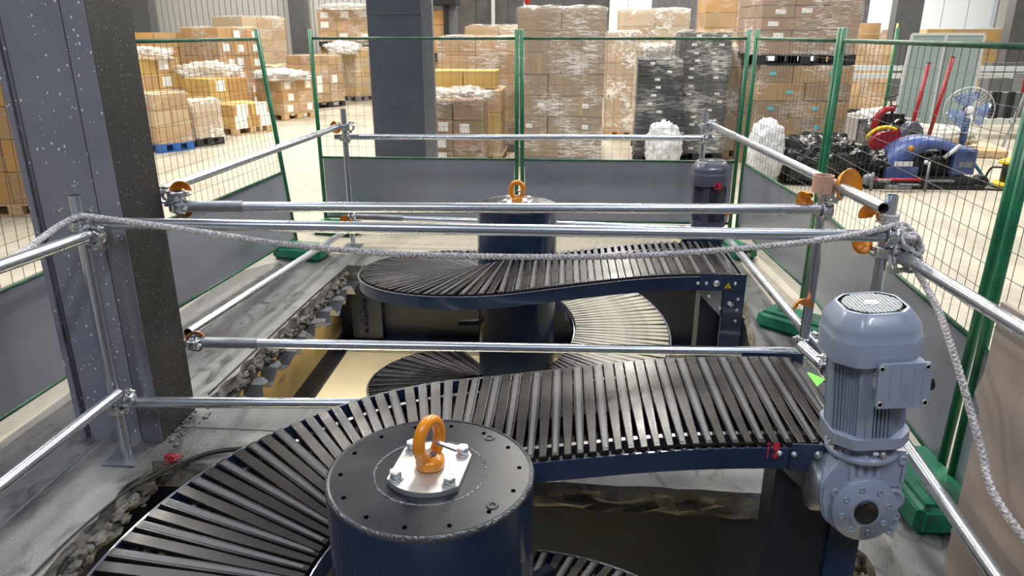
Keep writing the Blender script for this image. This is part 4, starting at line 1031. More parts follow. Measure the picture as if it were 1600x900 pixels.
def stack(desc, cx, cy, rz, w_, d_, rows, c, z0=0., pal=None, film=None, nx=2, ny=1, alt=False, lab=0., lsz=(.12, .09), lm='paper', tape=.3, drop=(), paldesc=None, seed=0, filmtop=False, far=False):
    """one pallet load: rows = list of layer heights"""
    global ncart
    rr = random.Random(seed + int(cx * 100)); cz, sz = math.cos(rz), math.sin(rz)
    z = z0
    if pal:
        pallet((cx, cy, z0), rz, w_ + .02, d_ + .02, pal, (paldesc or '%s pallet under the %s' % ({'wood': 'wooden', 'blackpal': 'black plastic', 'bluepal': 'blue', 'greypal': 'grey'}[pal], desc))); z += .14
    zb = z
    for li, h_ in enumerate(rows):
        cuts = [i / nx for i in range(nx + 1)]
        if alt and li % 2: cuts = [0] + [(i + .5) / nx for i in range(nx)] + [1] if nx > 1 else cuts
        if alt and li % 2 and nx > 1: cuts = [0, .36, 1] if nx == 2 else cuts
        k = len(cuts) - 1
        for i in range(k):
            for jy in range(ny):
                if (li, i) in drop: continue
                if ny > 1 and jy > 0 and i not in (0, k - 1) and li < len(rows) - 1: continue
                cw = w_ * (cuts[i + 1] - cuts[i]); lx = -w_ / 2 + w_ * (cuts[i] + cuts[i + 1]) / 2; ly = -d_ / 2 + d_ * (jy + .5) / ny
                lx += rr.uniform(-.004, .004); ly += rr.uniform(-.006, .006)
                cc = c if isinstance(c, int) else c[(li * 3 + i) % len(c)]
                if far:
                    FARMB.cur = cc; FARMB.box((cx + lx * cz - ly * sz, cy + lx * sz + ly * cz, z + h_ / 2), (cw - .01, d_ / ny - .01, h_ - .008), rz=rz); continue
                me, tm = carton_mesh(cw, d_ / ny, h_, cc, 0)
                o = bpy.data.objects.new('carton', me); col.objects.link(o); ncart += 1
                o.location = (cx + lx * cz - ly * sz, cy + lx * sz + ly * cz, z); o.rotation_euler = (0, 0, rz + rr.uniform(-.006, .006))
                o['category'] = 'carton'; o['group'] = 'cartons of the ' + desc
                nth = POS.get(k, ['first', 'second', 'third', 'fourth', 'fifth', 'sixth'])[i]
                bits = ['%s carton' % CN[cc]]
                if k > 1: bits.append(nth + ' from left')
                if ny > 1: bits.append('front row' if jy == 0 else 'rear row')
                bits.append(('top' if li == len(rows) - 1 and li > 0 else ORD[li]) + ' layer')
                bits.append(desc)
                o['label'] = ', '.join(bits)
                if len(o['label'].split()) > 16: print('LONG', o['label'])
                if rr.random() < tape: inst('packing_tape', tm, o, (0, 0, 0))
                if jy == 0 and rr.random() < lab:
                    inst('label', label_mesh(*lsz, m_=lm), o, (rr.uniform(-.2, .25) * cw, -d_ / ny / 2 + .002, h_ * rr.uniform(.45, .6)))
        z += h_
    if film:
        fm = MB(); n1, n2 = 26, max(6, int((z - zb) / .09)); per = 2 * (w_ + d_) + .0; loops = []
        cs = [(-w_ / 2, -d_ / 2), (w_ / 2, -d_ / 2), (w_ / 2, d_ / 2), (-w_ / 2, d_ / 2)]
        ring = []
        for q in range(4):
            a_, b_ = Vector(cs[q]), Vector(cs[(q + 1) % 4]); kk = max(3, int((b_ - a_).length / .10))
            for i in range(kk): ring.append(a_ + (b_ - a_) * (i / kk))
        nr = len(ring); vs = []
        for l in range(n2 + 1):
            zz = zb + (z - zb) * l / n2 - .01
            for p in ring:
                g_ = .008 + rr.random() * .014; d2 = p.normalized() * g_ * 1.6
                vs.append((p.x + math.copysign(g_, p.x), p.y + math.copysign(g_, p.y), zz + rr.uniform(-.01, .01)))
        fs = [(l * nr + i, l * nr + (i + 1) % nr, (l + 1) * nr + (i + 1) % nr, (l + 1) * nr + i) for l in range(n2) for i in range(nr)]
        fm.add(vs, fs, True)
        # top skirt folded over the load
        o_ = len(fm.v); tv = []
        for f_ in (.86, .6):
            for p in ring: tv.append((p.x * f_, p.y * f_, z + .012 + rr.uniform(0, .03)))
        fm.add(tv, [(i, (i + 1) % nr, nr + (i + 1) % nr, nr + i) for i in range(nr)], True)
        fm.f += [[n2 * nr + i, n2 * nr + (i + 1) % nr, o_ + (i + 1) % nr, o_ + i] for i in range(nr)]; fm.m += [0] * nr; fm.sm += [True] * nr
        fo = bpy.data.objects.new('stretch_film', fm.mesh('stretch_film', M[film])); col.objects.link(fo)
        fo.location = (cx, cy, 0); fo.rotation_euler = (0, 0, rz); fo['label'] = 'clear stretch film wrapped around the ' + desc; fo['category'] = 'film'
    return z
def crumple(label, c, size, mt='sack', sd=1, rz=0, name='crumpled_film', cat='film', sub=5, amp=.34):
    bm = bmesh.new(); bmesh.ops.create_icosphere(bm, subdivisions=sub, radius=1)
    from mathutils import noise as NZ
    for v in bm.verts:
        p = v.co.copy(); q = p * 1.7 + Vector((sd * 7.3, sd, 0))
        d = 1 + amp * (NZ.noise(q) + .9 * NZ.noise(q * 2.6) + 1.1 * abs(NZ.noise(q * 5)) - .5 * abs(NZ.noise(q * 11)))
        v.co = Vector((math.copysign(abs(p.x) ** .75, p.x) * size[0] / 2 * d, math.copysign(abs(p.y) ** .75, p.y) * size[1] / 2 * d, max(-1., p.z) * size[2] / 2 * d))
        if v.co.z < -size[2] / 2 * .82: v.co.z = -size[2] / 2 * .82
    for f in bm.faces: f.smooth = True
    me = bpy.data.meshes.new(name); bm.to_mesh(me); bm.free(); me.materials.append(M[mt])
    o = bpy.data.objects.new(name, me); col.objects.link(o); o.location = (c[0], c[1], c[2] + size[2] / 2 * .82); o.rotation_euler = (0, 0, rz)
    o['label'] = label; o['category'] = cat
    return o

# centre
stack('tall wrapped stack behind the middle fence posts', -.07, 11.05, 0, 1.2, 1.1, [.285] * 6 + [.30], (GB,), pal='greypal', film='film', nx=2, ny=1, alt=True, lab=.35, lsz=(.09, .06), tape=.2)
stack('pinkish wrapped stack beside the blue-grey column', -1.47, 10.1, 0, .78, .8, [.20, .20, .20, .24], (PB, GB), pal='blackpal', film='filmlight', nx=2, ny=1, lab=.5, lsz=(.13, .12), tape=.2)
crumple('crumpled clear film heaped on the pinkish wrapped stack', (-1.44, 10.1, .92), (.78, .8, .22), 'filmheavy', 3)
stack('yellow carton stack behind the pinkish one', -1.45, 11.05, 0, 1.1, .95, [.30, .30, .32], (YE, TA), pal='wood', film='filmlight', nx=2, ny=1)
stack('two open-topped cartons on the yellow stack', -1.46, 11.0, 0, .95, .6, [.25], (YE,), z0=1.07, nx=2, tape=0)
stack('wrapped stack behind the two loose yellow cartons', -1.40, 12.4, 0, 1.2, 1.1, [.27] * 6, (TA, KR), pal='greypal', film='film', nx=2)
stack('rear wrapped stack in the middle row', -1.2, 14.2, 0, 1.2, 1.1, [.30] * 6, (PA, TA), pal='greypal', film='film', nx=2, far=True)
stack('narrow pale stack right of the tall wrapped stack', 1.02, 14.0, 0, .55, 1.0, [.30] * 5 + [.2], (TA, KR), pal='wood', film='filmheavy', nx=1)
stack('pale wrapped stack left of the black cartons', 1.62, 15.0, 0, 1.25, 1.1, [.30] * 7, (PA, TA), pal='wood', film='filmheavy', nx=2, far=True)
stack('low wrapped stack touching the black cartons', 1.40, 12.3, 0, .5, .9, [.30] * 5, (GB, PA), pal='blackpal', film='filmheavy', nx=1)
stack('lower black carton stack', 1.36, 11.3, R(-4), .60, 1.0, [.111] * 12, (CH,), pal='blackpal', film='filmlight', nx=1, lab=1, lsz=(.07, .035), tape=0)
stack('higher black carton stack', 2.02, 11.6, R(-4), .72, 1.0, [.113] * 15, (CH,), pal='blackpal', film='film', nx=2, lab=.8, lsz=(.07, .035), tape=0)
stack('high brown stack behind the black cartons', 3.62, 17.5, 0, 1.3, 1.1, [.30] * 8, (KR, OC), pal='wood', film='filmlight', nx=2, lab=.8, lsz=(.2, .14), far=True)
stack('wrapped stack seen between the two corner posts', 2.62, 12.0, R(6), .55, 1.1, [.30] * 5, (PA, TA), pal='wood', film='filmheavy', nx=1)
stack('big kraft stack behind the right-hand fence', 3.24, 11.1, R(3), 1.26, 1.1, [.235] * 6, (KR, GB), z0=0, pal=None, film='filmlight', nx=2, ny=1, alt=True, lab=.7, lsz=(.085, .045), lm='cyan', tape=.1)
stack('double-stacked load on the big kraft stack', 3.20, 11.1, R(3), 1.32, 1.1, [.155] * 5, (PB, GB), z0=1.41, pal='blackpal', film='film', nx=3, lab=.4, lsz=(.14, .06), tape=0)
# left group
stack('pale stack on the blue pallet', -6.55, 11.7, R(58), .60, .62, [.26, .26, .26], (TA, PA), pal='bluepal', film='filmlight', nx=1, ny=2)
stack('low wrapped stack on black pallet', -6.28, 12.35, R(60), .52, .55, [.20, .22, .2], (PA, TA), pal='blackpal', film='filmheavy', nx=1, ny=2)
stack('open wooden pallet of ochre cartons', -6.3, 14.0, R(60), .85, .80, [.20, .22], (YE, OC), pal='wood', nx=2, ny=2, lab=1, lsz=(.26, .24))
stack('broad yellow stack behind the ochre cartons', -7.3, 15.3, R(60), .90, .90, [.27, .27, .27], (YE, OC, TA), pal='blackpal', nx=2, ny=2, lab=.4, lsz=(.2, .22))
stack('grey-filmed stack beside the spattered column', -8.75, 15.2, R(58), 1.0, 1.0, [.30, .30, .30, .30], (TA, YE), pal='blackpal', nx=2, ny=2, lab=.5, lsz=(.2, .2))
crumple('bunched grey film on the stack beside the spattered column', (-8.7, 15.15, 1.30), (1.05, 1.05, .26), 'filmheavy', 4, R(20))
stack('orange stack far behind the spattered column', -9.5, 17.8, R(20), 1.5, 1.0, [.34] * 5, (OC, TA), nx=3, ny=1, pal='wood', far=True)
stack('large brown stack in the left group', -8.05, 17.4, R(60), 1.1, 1.45, [.30] * 6, (KR, OC), pal='blackpal', film='filmlight', nx=3, ny=2, lab=.8, lsz=(.16, .16), drop=())
crumple('white film bunched over the yellow cartons in the left group', (-7.55, 15.6, .92), (1.1, .8, .34), 'filmheavy', 5, R(20))
stack('film-topped stack on wooden pallet', -6.3, 16.5, R(60), .85, .9, [.24, .24, .24], (TA, OC), pal='wood', film='filmlight', nx=2, ny=2, lab=.8, lsz=(.15, .15))
crumple('white film heaped on the wooden-pallet stack in the left aisle', (-6.25, 16.35, .84), (1.0, 1.0, .26), 'filmwhite', 6, R(20))
stack('tallest pale stack against the panel wall', -8.75, 20.8, R(60), 1.4, 1.3, [.30] * 7, (PA, TA), pal='greypal', film='film', nx=3, ny=1, lab=.2, lsz=(.3, .35), far=True)
stack('plain brown stack by the wall', -6.5, 19.3, R(60), 1.0, 1.0, [.23] * 5, (KR, TA), pal='blackpal', film='filmlight', nx=2, ny=2, lab=.4, lsz=(.18, .2))
stack('yellow film-wrapped stack by the wall', -5.95, 21.2, R(60), .65, .7, [.26] * 5, (YE, PA), pal='greypal', film='film', nx=1, ny=2)
stack('narrow stack seen beside the blue-grey column', -5.55, 22.8, R(15), .8, 1.0, [.30] * 4, (OC, TA), pal='blackpal', film='filmlight', nx=1, far=True)
stack('low stack under white film in the left aisle', -7.5, 19.2, R(60), .6, .6, [.30, .30, .30], (YE, TA), pal='wood', film='filmheavy', nx=1, ny=2, far=True)
stack('raised load high by the wall', -6.4, 22.2, R(12), 1.55, 1.1, [.28, .28, .30], (OC, KR), z0=1.46, pal='blackpal', film='film', nx=3, ny=1, lab=.7, lsz=(.22, .16))
stack('support stack below the raised load', -6.45, 22.3, R(12), 1.5, 1.0, [.33] * 4, (TA, KR), pal='greypal', nx=2, ny=1, far=True)
crumple('white film bunched at the foot of the raised load', (-6.1, 20.6, 1.28), (.8, .6, .35), 'filmwhite', 8, 0)
crumple('torn film draped over the raised load', (-6.2, 21.8, 2.44), (1.5, 1.0, .18), 'filmheavy', 9, 0)
stack('orange stack behind the leftmost fence', -5.8, 7.6, R(10), 1.1, 1.1, [.33] * 5, (OC, KR), pal='wood', nx=2, ny=1)
# dark rack right of the blue-grey column
t = thing('storage_rack', 'dark storage rack of cartons beside the blue-grey column', 'rack', (-3.1, 18.5, 0))
for xx in (-3.62, -2.86): MB().b2((xx - .05, 18.2, 0), (xx + .05, 18.3, 4.2)).build('upright', M['black'], t)
for zz in (.1, 1.25, 2.45): MB().b2((-3.62, 18.1, zz), (-2.6, 19.0, zz + .12)).build('shelf', M['black'], t)
MB().b2((-2.90, 18.32, 0), (-2.62, 18.5, 4.2)).build('side_panel', M['colgrey'], t)
for si, zz in enumerate((.22, 1.37, 2.57)):
    stack('%s shelf of the dark rack' % ('lowest', 'middle', 'upper')[si], -3.24, 18.65, 0, .64, .7, [.32] * 3, (KR, OC), z0=zz, nx=2, lab=.8, lsz=(.07, .07), tape=0, far=True)
MB()
solo('safety_post', MB().cyl((-2.42, 13, 0), (-2.42, 13, 1.18), .05, 12), M['yellow'], 'short yellow safety post between the column and the pallets', 'post', (-2.42, 13, 0))
m = MB(); m.b2((-.45, 19.4, 1.6), (.0, 19.6, 2.25)); m.cyl((-.1, 19.38, 2.1), (-.1, 19.38, 2.85), .03, 8)
o = thing('signal_lamp', 'red signal lamp on a dark bracket above the tall wrapped stack', 'lamp', (-.8, 15.5, 0))
MB().b2((-.82, 15.45, 0), (-.77, 15.5, 2.35)).build('pole', M['black'], o); MB().b2((-1.0, 15.42, 2.05), (-.72, 15.5, 2.17)).build('bracket', M['black'], o)
m = MB(); m.sphere((-.795, 15.44, 2.43), .07, 12, 8, (.85, .6, 1.25)); m.build('lamp_head', M['red'], o)

# sacks and bags
crumple('white woven sack leaning on the black cartons', (1.38, 10.35, 0), (.46, .35, .72), 'sack', 2, 0, 'woven_sack', 'sack', amp=.13)
crumple('white woven sack against the big kraft stack', (2.55, 9.5, 0), (.44, .4, .86), 'sack', 12, 0, 'woven_sack', 'sack', amp=.13)
crumple('large black plastic bag heap before the big kraft stack', (3.25, 9.65, 0), (1.15, .7, .66), 'bag', 3, 0, 'plastic_bag', 'bag', amp=.17)
crumple('smaller black plastic bag heap beside the red fan guard', (3.85, 9.7, 0), (.7, .5, .46), 'bag', 7, 0, 'plastic_bag', 'bag', amp=.2)

# ---------------------------------------------------------------- workshop tools on the right
# grey open box
t = thing('metal_box', 'grey sheet-metal box behind the cable drum', 'box', (4.75, 11.6, 0))
for p, q in (((4.35, 11.3, 0), (5.15, 11.33, .62)), ((4.35, 12.0, 0), (5.15, 12.03, .62)), ((4.35, 11.3, 0), (4.38, 12.03, .62)), ((5.12, 11.3, 0), (5.15, 12.03, .62))): MB().b2(p, q).build('side_panel', M['greybox'], t)
MB().b2((4.30, 11.27, .61), (5.20, 11.31, .64)).build('rim', M['alu'], t)
crumple('white sheeting piled in the grey metal box', (4.8, 11.75, .32), (.7, .5, .40), 'filmwhite', 15, 0)
# red clamp
t = thing('pipe_clamp_tool', 'red C-shaped pipe clamp tool standing before the grey box', 'tool', (4.32, 10.6, 0))
m = MB(); m.tube([(4.42 + .17 * math.cos(R(a_)), 10.5, .62 + .23 * math.sin(R(a_))) for a_ in range(70, 275, 12)], [.035 + .015 * math.sin(R(k * 10)) for k in range(18)], 8); m.b2((4.38, 10.46, .30), (4.50, 10.54, .44)); m.build('frame', M['red'], t)
m = MB(); m.cyl((4.40, 10.5, 1.0), (4.52, 10.5, .58), .014, 8); m.cyl((4.32, 10.5, .98), (4.50, 10.5, 1.04), .010, 8); m.build('screw_handle', M['black'], t)
m = MB(); m.cyl((4.52, 10.46, .55), (4.52, 10.40, .55), .05, 6); m.build('jaw', M['red'], t)
m = MB(); m.b2((4.30, 10.46, 0), (4.42, 10.54, .34)); m.build('base', M['black'], t)
# red guard (disc fan housing)
t = thing('cutting_saw', 'red-guarded cutting saw with yellow rim beside the black bags', 'saw', (4.1, 9.9, 0))
m = MB(); m.prism([(3.98, 9.85, .20)] + [(4.18 + .24 * math.cos(R(a_)), 9.85, .36 + .26 * math.sin(R(a_))) for a_ in range(150, 20, -13)] + [(4.42, 9.85, .16)], (0, .08, 0)); m.build('guard', M['red'], t)
m = MB(); m.tube([(4.17 + .26 * math.cos(R(a_)), 9.93, .40 + .27 * math.sin(R(a_))) for a_ in range(60, 160, 10)], .022, 8); m.build('rim', M['yellow'], t)
m = MB(); m.bar((4.10, 9.83, .22), (4.18, 9.80, .02), .03, .03); m.bar((4.2, 9.9, .14), (4.55, 9.9, .12), .06, .05); m.build('stand', M['red'], t)
m = MB(); m.cyl((4.2, 9.86, .13), (4.62, 9.86, .13), .045, 12); m.build('handle_tube', M['olive'], t)
MB().b2((3.95, 9.75, 0), (4.25, 10.0, .13)).build('green_base', M['greenfoot'], t, label='green base block')
# drum machine
t = thing('pipe_threader', 'grey pipe threading machine with a dark hollow drum', 'machine', (4.75, 10.6, 0))
m = MB(); m.lathe((4.62, 10.8, .48), (.45, -.85, 0), [(.20, -.3), (.235, -.28), (.235, -.24), (.20, -.22), (.20, .08), (.225, .09), (.225, .12), (.19, .13)], 28); m.build('drum', M['steel'], t)
m = MB(); m.lathe((4.74, 10.58, .46), (.45, -.85, 0), [(.22, 0), (.225, .06), (.20, .10), (.10, .10), (.09, .02), (0, .02)], 28); m.build('chuck', M['motordark'], t)
m = MB(); m.b2((4.45, 10.3, 0), (4.55, 10.5, .40)); m.cyl((4.48, 10.35, .0), (4.48, 10.35, .42), .07, 12); m.build('housing', M['greybox'], t); m = MB(); m.b2((4.85, 10.3, .10), (5.05, 10.6, .38)); m.build('body', M['greybox'], t)
m = MB(); m.b2((4.40, 10.7, .62), (4.72, 10.85, .76)); m.cyl((4.56, 10.75, .74), (4.56, 10.75, .86), .022, 8); m.cyl((4.50, 10.75, .86), (4.62, 10.75, .86), .015, 8); m.build('oil_cap', M['black'], t)
m = MB(); m.b2((4.3, 10.1, 0), (5.0, 10.5, .12)); m.build('base', M['black'], t)
# blue machine
t = thing('blue_pipe_machine', 'blue-cased pipe machine with an arched cover on a black base', 'machine', (4.6, 9.6, 0))
arcp = [(4.55 + .50 * math.cos(R(a_)), .20 + .42 * math.sin(R(a_))) for a_ in range(178, 0, -10)]; arci = [(4.58 + .30 * math.cos(R(a_)), .24 + .22 * math.sin(R(a_))) for a_ in range(0, 181, 12)]
m = MB(); vs = []; pts = arcp; n = 18
for i in range(n):
    a_ = R(178 - i * 9.8); o_ = (4.55 + .52 * math.cos(a_), .18 + .42 * math.sin(a_)); q = (4.60 + .30 * math.cos(a_), .20 + .27 * math.sin(a_))
    vs += [(o_[0], 9.45, o_[1]), (q[0], 9.42, q[1]), (q[0], 9.8, q[1]), (o_[0], 9.8, o_[1])]
m.add(vs, [(i * 4 + k, i * 4 + (k + 1) % 4, (i + 1) * 4 + (k + 1) % 4, (i + 1) * 4 + k) for i in range(n - 1) for k in range(4)] + [(0, 3, 2, 1), (n * 4 - 4, n * 4 - 3, n * 4 - 2, n * 4 - 1)], True)
m.build('arched_cover', M['blue'], t)
m = MB(); m.b2((4.82, 9.38, .16), (5.08, 9.75, .47)); mc = m.build('motor_case', M['blue'], t)
for k in range(4): MB().b2((4.85, 9.365, .36 + k * .026), (5.05, 9.38, .372 + k * .026)).build('vent_rib', M['blue'], mc)
MB().b2((4.88, 9.372, .25), (5.05, 9.378, .32)).build('name_plate', M['galvdull'], mc)
m = MB(); m.b2((4.04, 9.40, .10), (4.42, 9.7, .24)); m.build('tool_tray', M['blue'], t)
m = MB(); m.b2((4.12, 9.395, .25), (4.34, 9.405, .31)); m.build('name_plate', M['whitemark'], t)
m = MB(); m.lathe((4.30, 9.42, .47), (0, -1, 0), [(.035, 0), (.035, .004), (0, .004)], 16); m.build('round_sticker', M['orange'], t)
m = MB(); m.b2((4.35, 9.5, .10), (4.85, 9.7, .40)); m.cyl((4.5, 9.45, .33), (4.78, 9.45, .36), .035, 10); m.cyl((4.6, 9.42, .2), (4.6, 9.42, .4), .02, 8); m.build('carriage', M['black'], t)
m = MB(); m.cyl((4.70, 9.40, .36), (4.86, 9.38, .52), .026, 10); m.build('lever', M['alu'], t); m = MB(); m.cyl((4.48, 9.42, .30), (4.52, 9.40, .30), .03, 10); m.build('lever', M['alu'], t)
m = MB(); m.b2((3.7, 9.2, .0), (5.15, 9.75, .055)); m.b2((4.4, 9.25, .05), (5.05, 9.6, .13)); m.lathe((5.17, 9.42, .08), (-.1, -1, 0), [(.085, 0), (.085, .1), (.03, .1), (0, .08)], 18); m.build('base', M['black'], t)
m = MB(); m.cyl((3.78, 9.18, .12), (4.36, 9.16, .13), .017, 10); m.build('red_bar', M['redmark'], t)
m = MB(); m.lathe((3.74, 9.2, .12), (0, -1, 0), [(.07, 0), (.07, .05), (0, .05)], 16); m.cyl((3.76, 9.1, 0), (3.76, 9.1, .22), .02, 8); m.build('stand_roller', M['galvdull'], t); m = MB(); m.cyl((4.40, 9.1, 0), (4.40, 9.1, .36), .018, 8); m.b2((4.4, 9.08, .12), (4.72, 9.12, .14)); m.build('stand_frame', M['galvdull'], t)
m = MB()
for a_, b_ in (((3.9, .02), (4.2, .03)), ((4.05, .06), (4.3, .05)), ((3.8, .10), (3.95, .10))): m.b2((a_[0], 9.02, a_[1] + .02), (b_[0], 9.08, b_[1] + .045))
o = m.build('loose_tools', M['galvdull'], t); 
# hose and cable reel
solo('hose', MB().tube(wob([(5.08, 9.5, .33), (5.18, 9.45, .20), (5.28, 9.4, .06), (5.40, 9.4, .02), (5.45, 9.3, .02)]), .02, 8), M['hose'], 'teal hose running from the blue machine to the yellow reel', 'hose', (5.3, 9.45, .1))
t = thing('cable_reel', 'yellow and black cable reel on a black frame', 'reel', (5.42, 9.35, 0))
m = MB(); m.cyl((5.55, 9.4, .07), (5.55, 9.4, .30), .12, 18); m.build('cable_drum', M['black'], t)
m = MB(); m.lathe((5.55, 9.4, .30), Z, [(.0, 0), (.17, 0), (.17, .03), (.1, .06), (0, .06)], 20); m.build('flange', M['yellow'], t); m = MB(); m.lathe((5.55, 9.4, .03), Z, [(0, 0), (.20, 0), (.18, .04), (0, .05)], 20); m.build('flange', M['yellow'], t)
m = MB(); m.tube(wob([(5.65, 9.25, .26), (5.28, 9.25, .28), (5.20, 9.27, .24), (5.16, 9.27, .03), (5.25, 9.2, .015), (5.60, 9.2, .015)], 4), .013, 8); m.build('carry_frame', M['black'], t)
# fan
t = thing('standing_fan', 'standing fan with a clear blue rotor before the frosted panels', 'fan', (5.72, 10.9, 0))
fc = Vector((5.66, 10.9, .80)); ax = Vector((-.35, -1, .1)).normalized()
u = ax.orthogonal().normalized(); v_ = ax.cross(u)
m = MB()
for r_ in (.06, .10, .14, .18, .22, .26, .30): m.tube([fc + ax * (.06 * (1 - (r_ / .32) ** 2)) + (u * math.cos(R(a_)) + v_ * math.sin(R(a_))) * r_ for a_ in range(0, 360, 10)], .0012, 4, closed=True)
for k in range(36):
    d = u * math.cos(R(k * 10)) + v_ * math.sin(R(k * 10)); m.tube([fc + ax * .06 + d * .04, fc + ax * .05 + d * .16, fc + d * .31, fc - ax * .05 + d * .22, fc - ax * .06 + d * .08], .0010, 4)
m.tube([fc + (u * math.cos(R(a_)) + v_ * math.sin(R(a_))) * .312 for a_ in range(0, 360, 10)], .005, 6, closed=True)
m.build('wire_guard', M['alu'], t, stuff=True)
for k in range(3):
    m = MB(); vs = []
    for i in range(9):
        f_ = i / 8; r_ = .04 + .24 * f_
        for s_, tw in ((-1, -.025), (1, .025)):
            an = R(120 * k) + s_ * (.42 + .35 * math.sin(f_ * 2.6)); vs.append(fc + (u * math.cos(an) + v_ * math.sin(an)) * r_ + ax * tw)
    vs += [p + ax * .004 for p in vs]
    m.add(vs, [(i * 2, i * 2 + 1, i * 2 + 3, i * 2 + 2) for i in range(8)] + [(18 + i * 2 + 2, 18 + i * 2 + 3, 18 + i * 2 + 1, 18 + i * 2) for i in range(8)] + [(i * 2, i * 2 + 2, 18 + i * 2 + 2, 18 + i * 2) for i in range(8)] + [(i * 2 + 1, 18 + i * 2 + 1, 18 + i * 2 + 3, i * 2 + 3) for i in range(8)], True)
    m.build('rotor_blade', M['fanblade'], t)
m = MB(); m.lathe(fc + ax * .06, ax, [(.055, 0), (.055, .008), (.04, .012), (0, .012)], 20); m.build('hub_badge', M['whitemark'], t)
m = MB(); m.lathe(fc - ax * .05, -ax, [(.07, 0), (.08, .06), (.05, .14), (0, .15)], 16); m.cyl((5.70, 10.98, .02), (5.68, 10.95, .62), .035, 12); m.lathe((5.70, 10.98, 0), Z, [(0, .03), (.1, .03), (.17, .012), (.17, 0)], 20); m.cyl((5.69, 10.96, .35), (5.68, 10.95, .68), .05, 12); m.build('motor_and_stand', M['bluebar'], t)
# red poles
for lb, p, q, m_ in (('thin speckled red iron pole standing before the frosted panels', (4.93, 11.0, 0), (5.05, 11.0, 1.42), 'red'), ('plain bright red iron pole beside the fan', (5.18, 11.0, 0), (5.36, 11.0, 1.50), 'red')):
    t = thing('red_pole', lb, 'pole', p)
    x = MB(); x.cyl(p, q, .027, 10); x.build('pole_tube', M[m_], t)
    MB().cyl(q, Vector(q) + (Vector(q) - Vector(p)).normalized() * .02, .028, 10).build('pole_tip', M['motordark'], t)
# frosted panels
for lb, x0, x1, y0, y1 in (('frosted glass panel leaning left of its twin', 5.62, 6.22, 13.0, 13.2), ('frosted glass panel leaning right of its twin', 6.24, 6.92, 13.15, 13.3)):
    t = thing('frosted_screen', lb, 'panel', ((x0 + x1) / 2, y0, 0))
    def P4(x, z): return (x - (1.80 - z) * .03, y0 + (z / 1.8) * .25, z)
    MB().prism([P4(x0, .38), P4(x1, .30), P4(x1 + .05, 1.80), P4(x0 + .12, 1.80)], (0, .03, 0)).build('glass_sheet', M['glass'], t)
    for a_, b_ in (((x0 + .12, 1.80), (x1 + .05, 1.80)), ((x1, .30), (x1 + .05, 1.80)), ((x0, .38), (x0 + .12, 1.80))): MB().bar(P4(*a_), P4(*b_), .04, .03, up=(0, 1, .1)).build('edge_profile', M['alu'], t)
crumple('pale insulation roll lying below the frosted panels', (5.75, 12.4, .08), (1.6, .5, .40), 'wool', 21, R(-14), 'insulation_roll', 'insulation', amp=.12)
m = MB(); m.box((6.0, 12.1, .06), (1.7, .5, .10), rz=R(-12)); solo('timber_board', m, M['wood'], 'yellowish timber board under the insulation roll', 'board', (6.0, 12.1, 0))
# black box beams and white steel bars at right
t = thing('box_beam', 'black perforated box beam on the white bars at the right', 'beam', (8.2, 14.3, .5))
m = MB(); m.b2((7.75, 14.2, .36), (9.6, 14.6, .80)); m.build('beam_body', M['colgrey'], t)
for k in range(5): MB().cyl((7.80, 14.195, .42 + k * .08), (7.80, 14.185, .42 + k * .08), .018, 10).build('bolt_hole', M['whitemark'], t)
MB().b2((7.72, 14.17, .34), (7.88, 14.2, .82)).build('end_flange', M['black'], t)
MB().b2((8.0, 14.17, .34), (8.12, 14.2, .82)).build('end_flange', M['black'], t)
t = thing('box_beam', 'upper dark red box beam stacked on the perforated one', 'beam', (9.0, 14.5, 1.0)); MB().b2((8.35, 14.35, .80), (9.8, 14.75, 1.12)).build('beam_body', M['colgrey'], t); MB().b2((8.30, 14.3, .80), (8.45, 14.36, 1.12)).build('end_flange', M['red'], t)
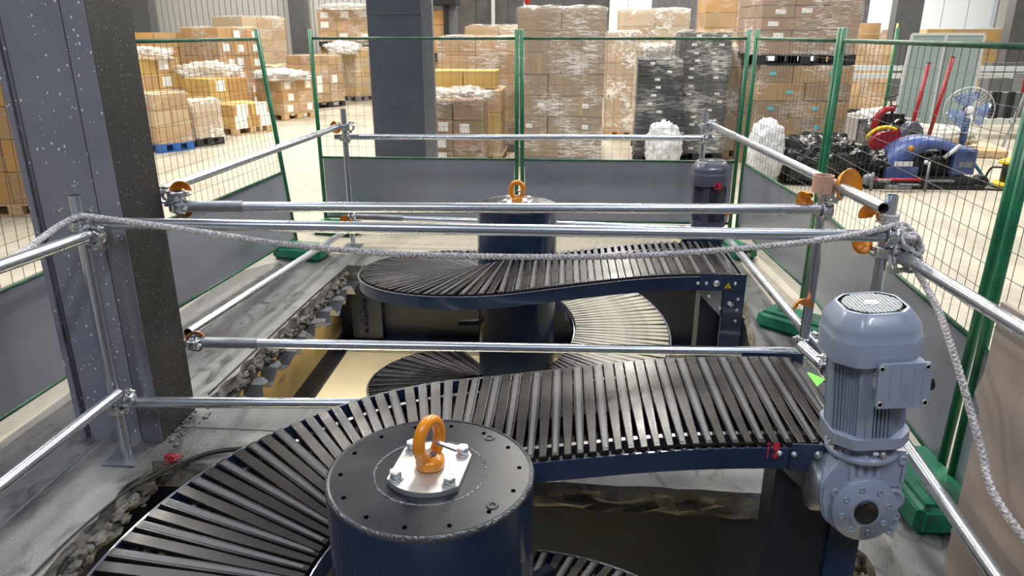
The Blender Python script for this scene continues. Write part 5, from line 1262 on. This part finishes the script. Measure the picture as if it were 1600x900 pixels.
for i, (lb, x0, y0, z0, x1, y1, z1) in enumerate((('long white steel bar low behind the box beam', 6.9, 14.0, .30, 11, 14.1, .34), ('long white steel bar across the pale floor', 6.9, 15.2, .55, 10, 15.3, .42), ('white steel bar crossing behind the frosted panels', 5.0, 16.6, .95, 12, 16.6, 1.0), ('upper white steel bar behind the frosted panels', 5.0, 16.8, 1.12, 12, 16.8, 1.10), ('thick pale bar low left of the frosted panels', 4.6, 14.6, .05, 6.1, 14.4, .05), ('lowest pale bar left of the frosted panels', 4.5, 13.6, .05, 5.9, 13.5, .05))):
    solo('steel_bar', MB().bar((x0, y0, z0), (x1, y1, z1), .12, .10), M['alu'], lb, 'bar', (x0, y0, z0))
spipe((7.42, 13.0, .0), (7.68, 13.0, 1.28), 'leaning galvanised tube with a clamp at the right edge')
clamp((7.50, 13.0, .42), Z, X, 'lower clamp on the leaning tube at the right edge'); clamp((7.64, 13.0, 1.1), Z, X, 'upper clamp on the leaning tube at the right edge')
# far pallets on the right
stack('far stack left of the frosted panels', 6.9, 18.5, R(-8), 1.15, 1.1, [.30] * 5, (KR, TA), pal='blackpal', film='filmlight', nx=2, lab=1, lsz=(.18, .12), far=True)
stack('far stack behind the thin green post', 8.9, 25.0, R(-6), 1.5, 1.1, [.33] * 6, (TA, KR), pal='blackpal', nx=2, lab=1, lsz=(.2, .14), far=True)
stack('wide far stack with films by the back wall', 12.0, 28.0, 0, 3.0, 1.2, [.36] * 5, (TA, OC, KR), pal='wood', nx=4, film='filmheavy', lab=.8, lsz=(.2, .14), far=True)
stack('far stack seen over the frosted panels', 11.9, 24.6, 0, 2.2, 1.2, [.36] * 5, (YE, TA), pal='wood', nx=3, film='filmlight', far=True)
stack('far right stack behind the grey column', 14.4, 22.0, R(-8), 1.5, 1.2, [.32] * 6, (TA, PA), pal='wood', nx=2, film='filmheavy', lab=.5, lsz=(.2, .14), far=True)
stack('rightmost far stack at the back', 13.0, 18.8, R(-8), 1.2, 1.2, [.30] * 5, (TA, KR), pal='wood', nx=2, film='filmlight', lab=.5, lsz=(.2, .14), far=True)
crumple('white film over the rightmost far stacks', (14.5, 21.5, 2.0), (1.6, 1.0, .5), 'filmheavy', 31, 0)
solo('crossed_crate', MB().b2((10.2, 19.0, 0), (11.2, 19.4, 1.15)), M['colgrey'], 'dark crossed crate behind the right frosted panel', 'crate', (10.7, 19.2, 0))
fo = solo('distant_cartons', FARMB, M['card'], 'many small cartons stacked on the far pallets along the back of the hall', 'cartons', (8, 22, 0)); fo['kind'] = 'stuff'
print('cartons', ncart, 'objects', len(bpy.data.objects))
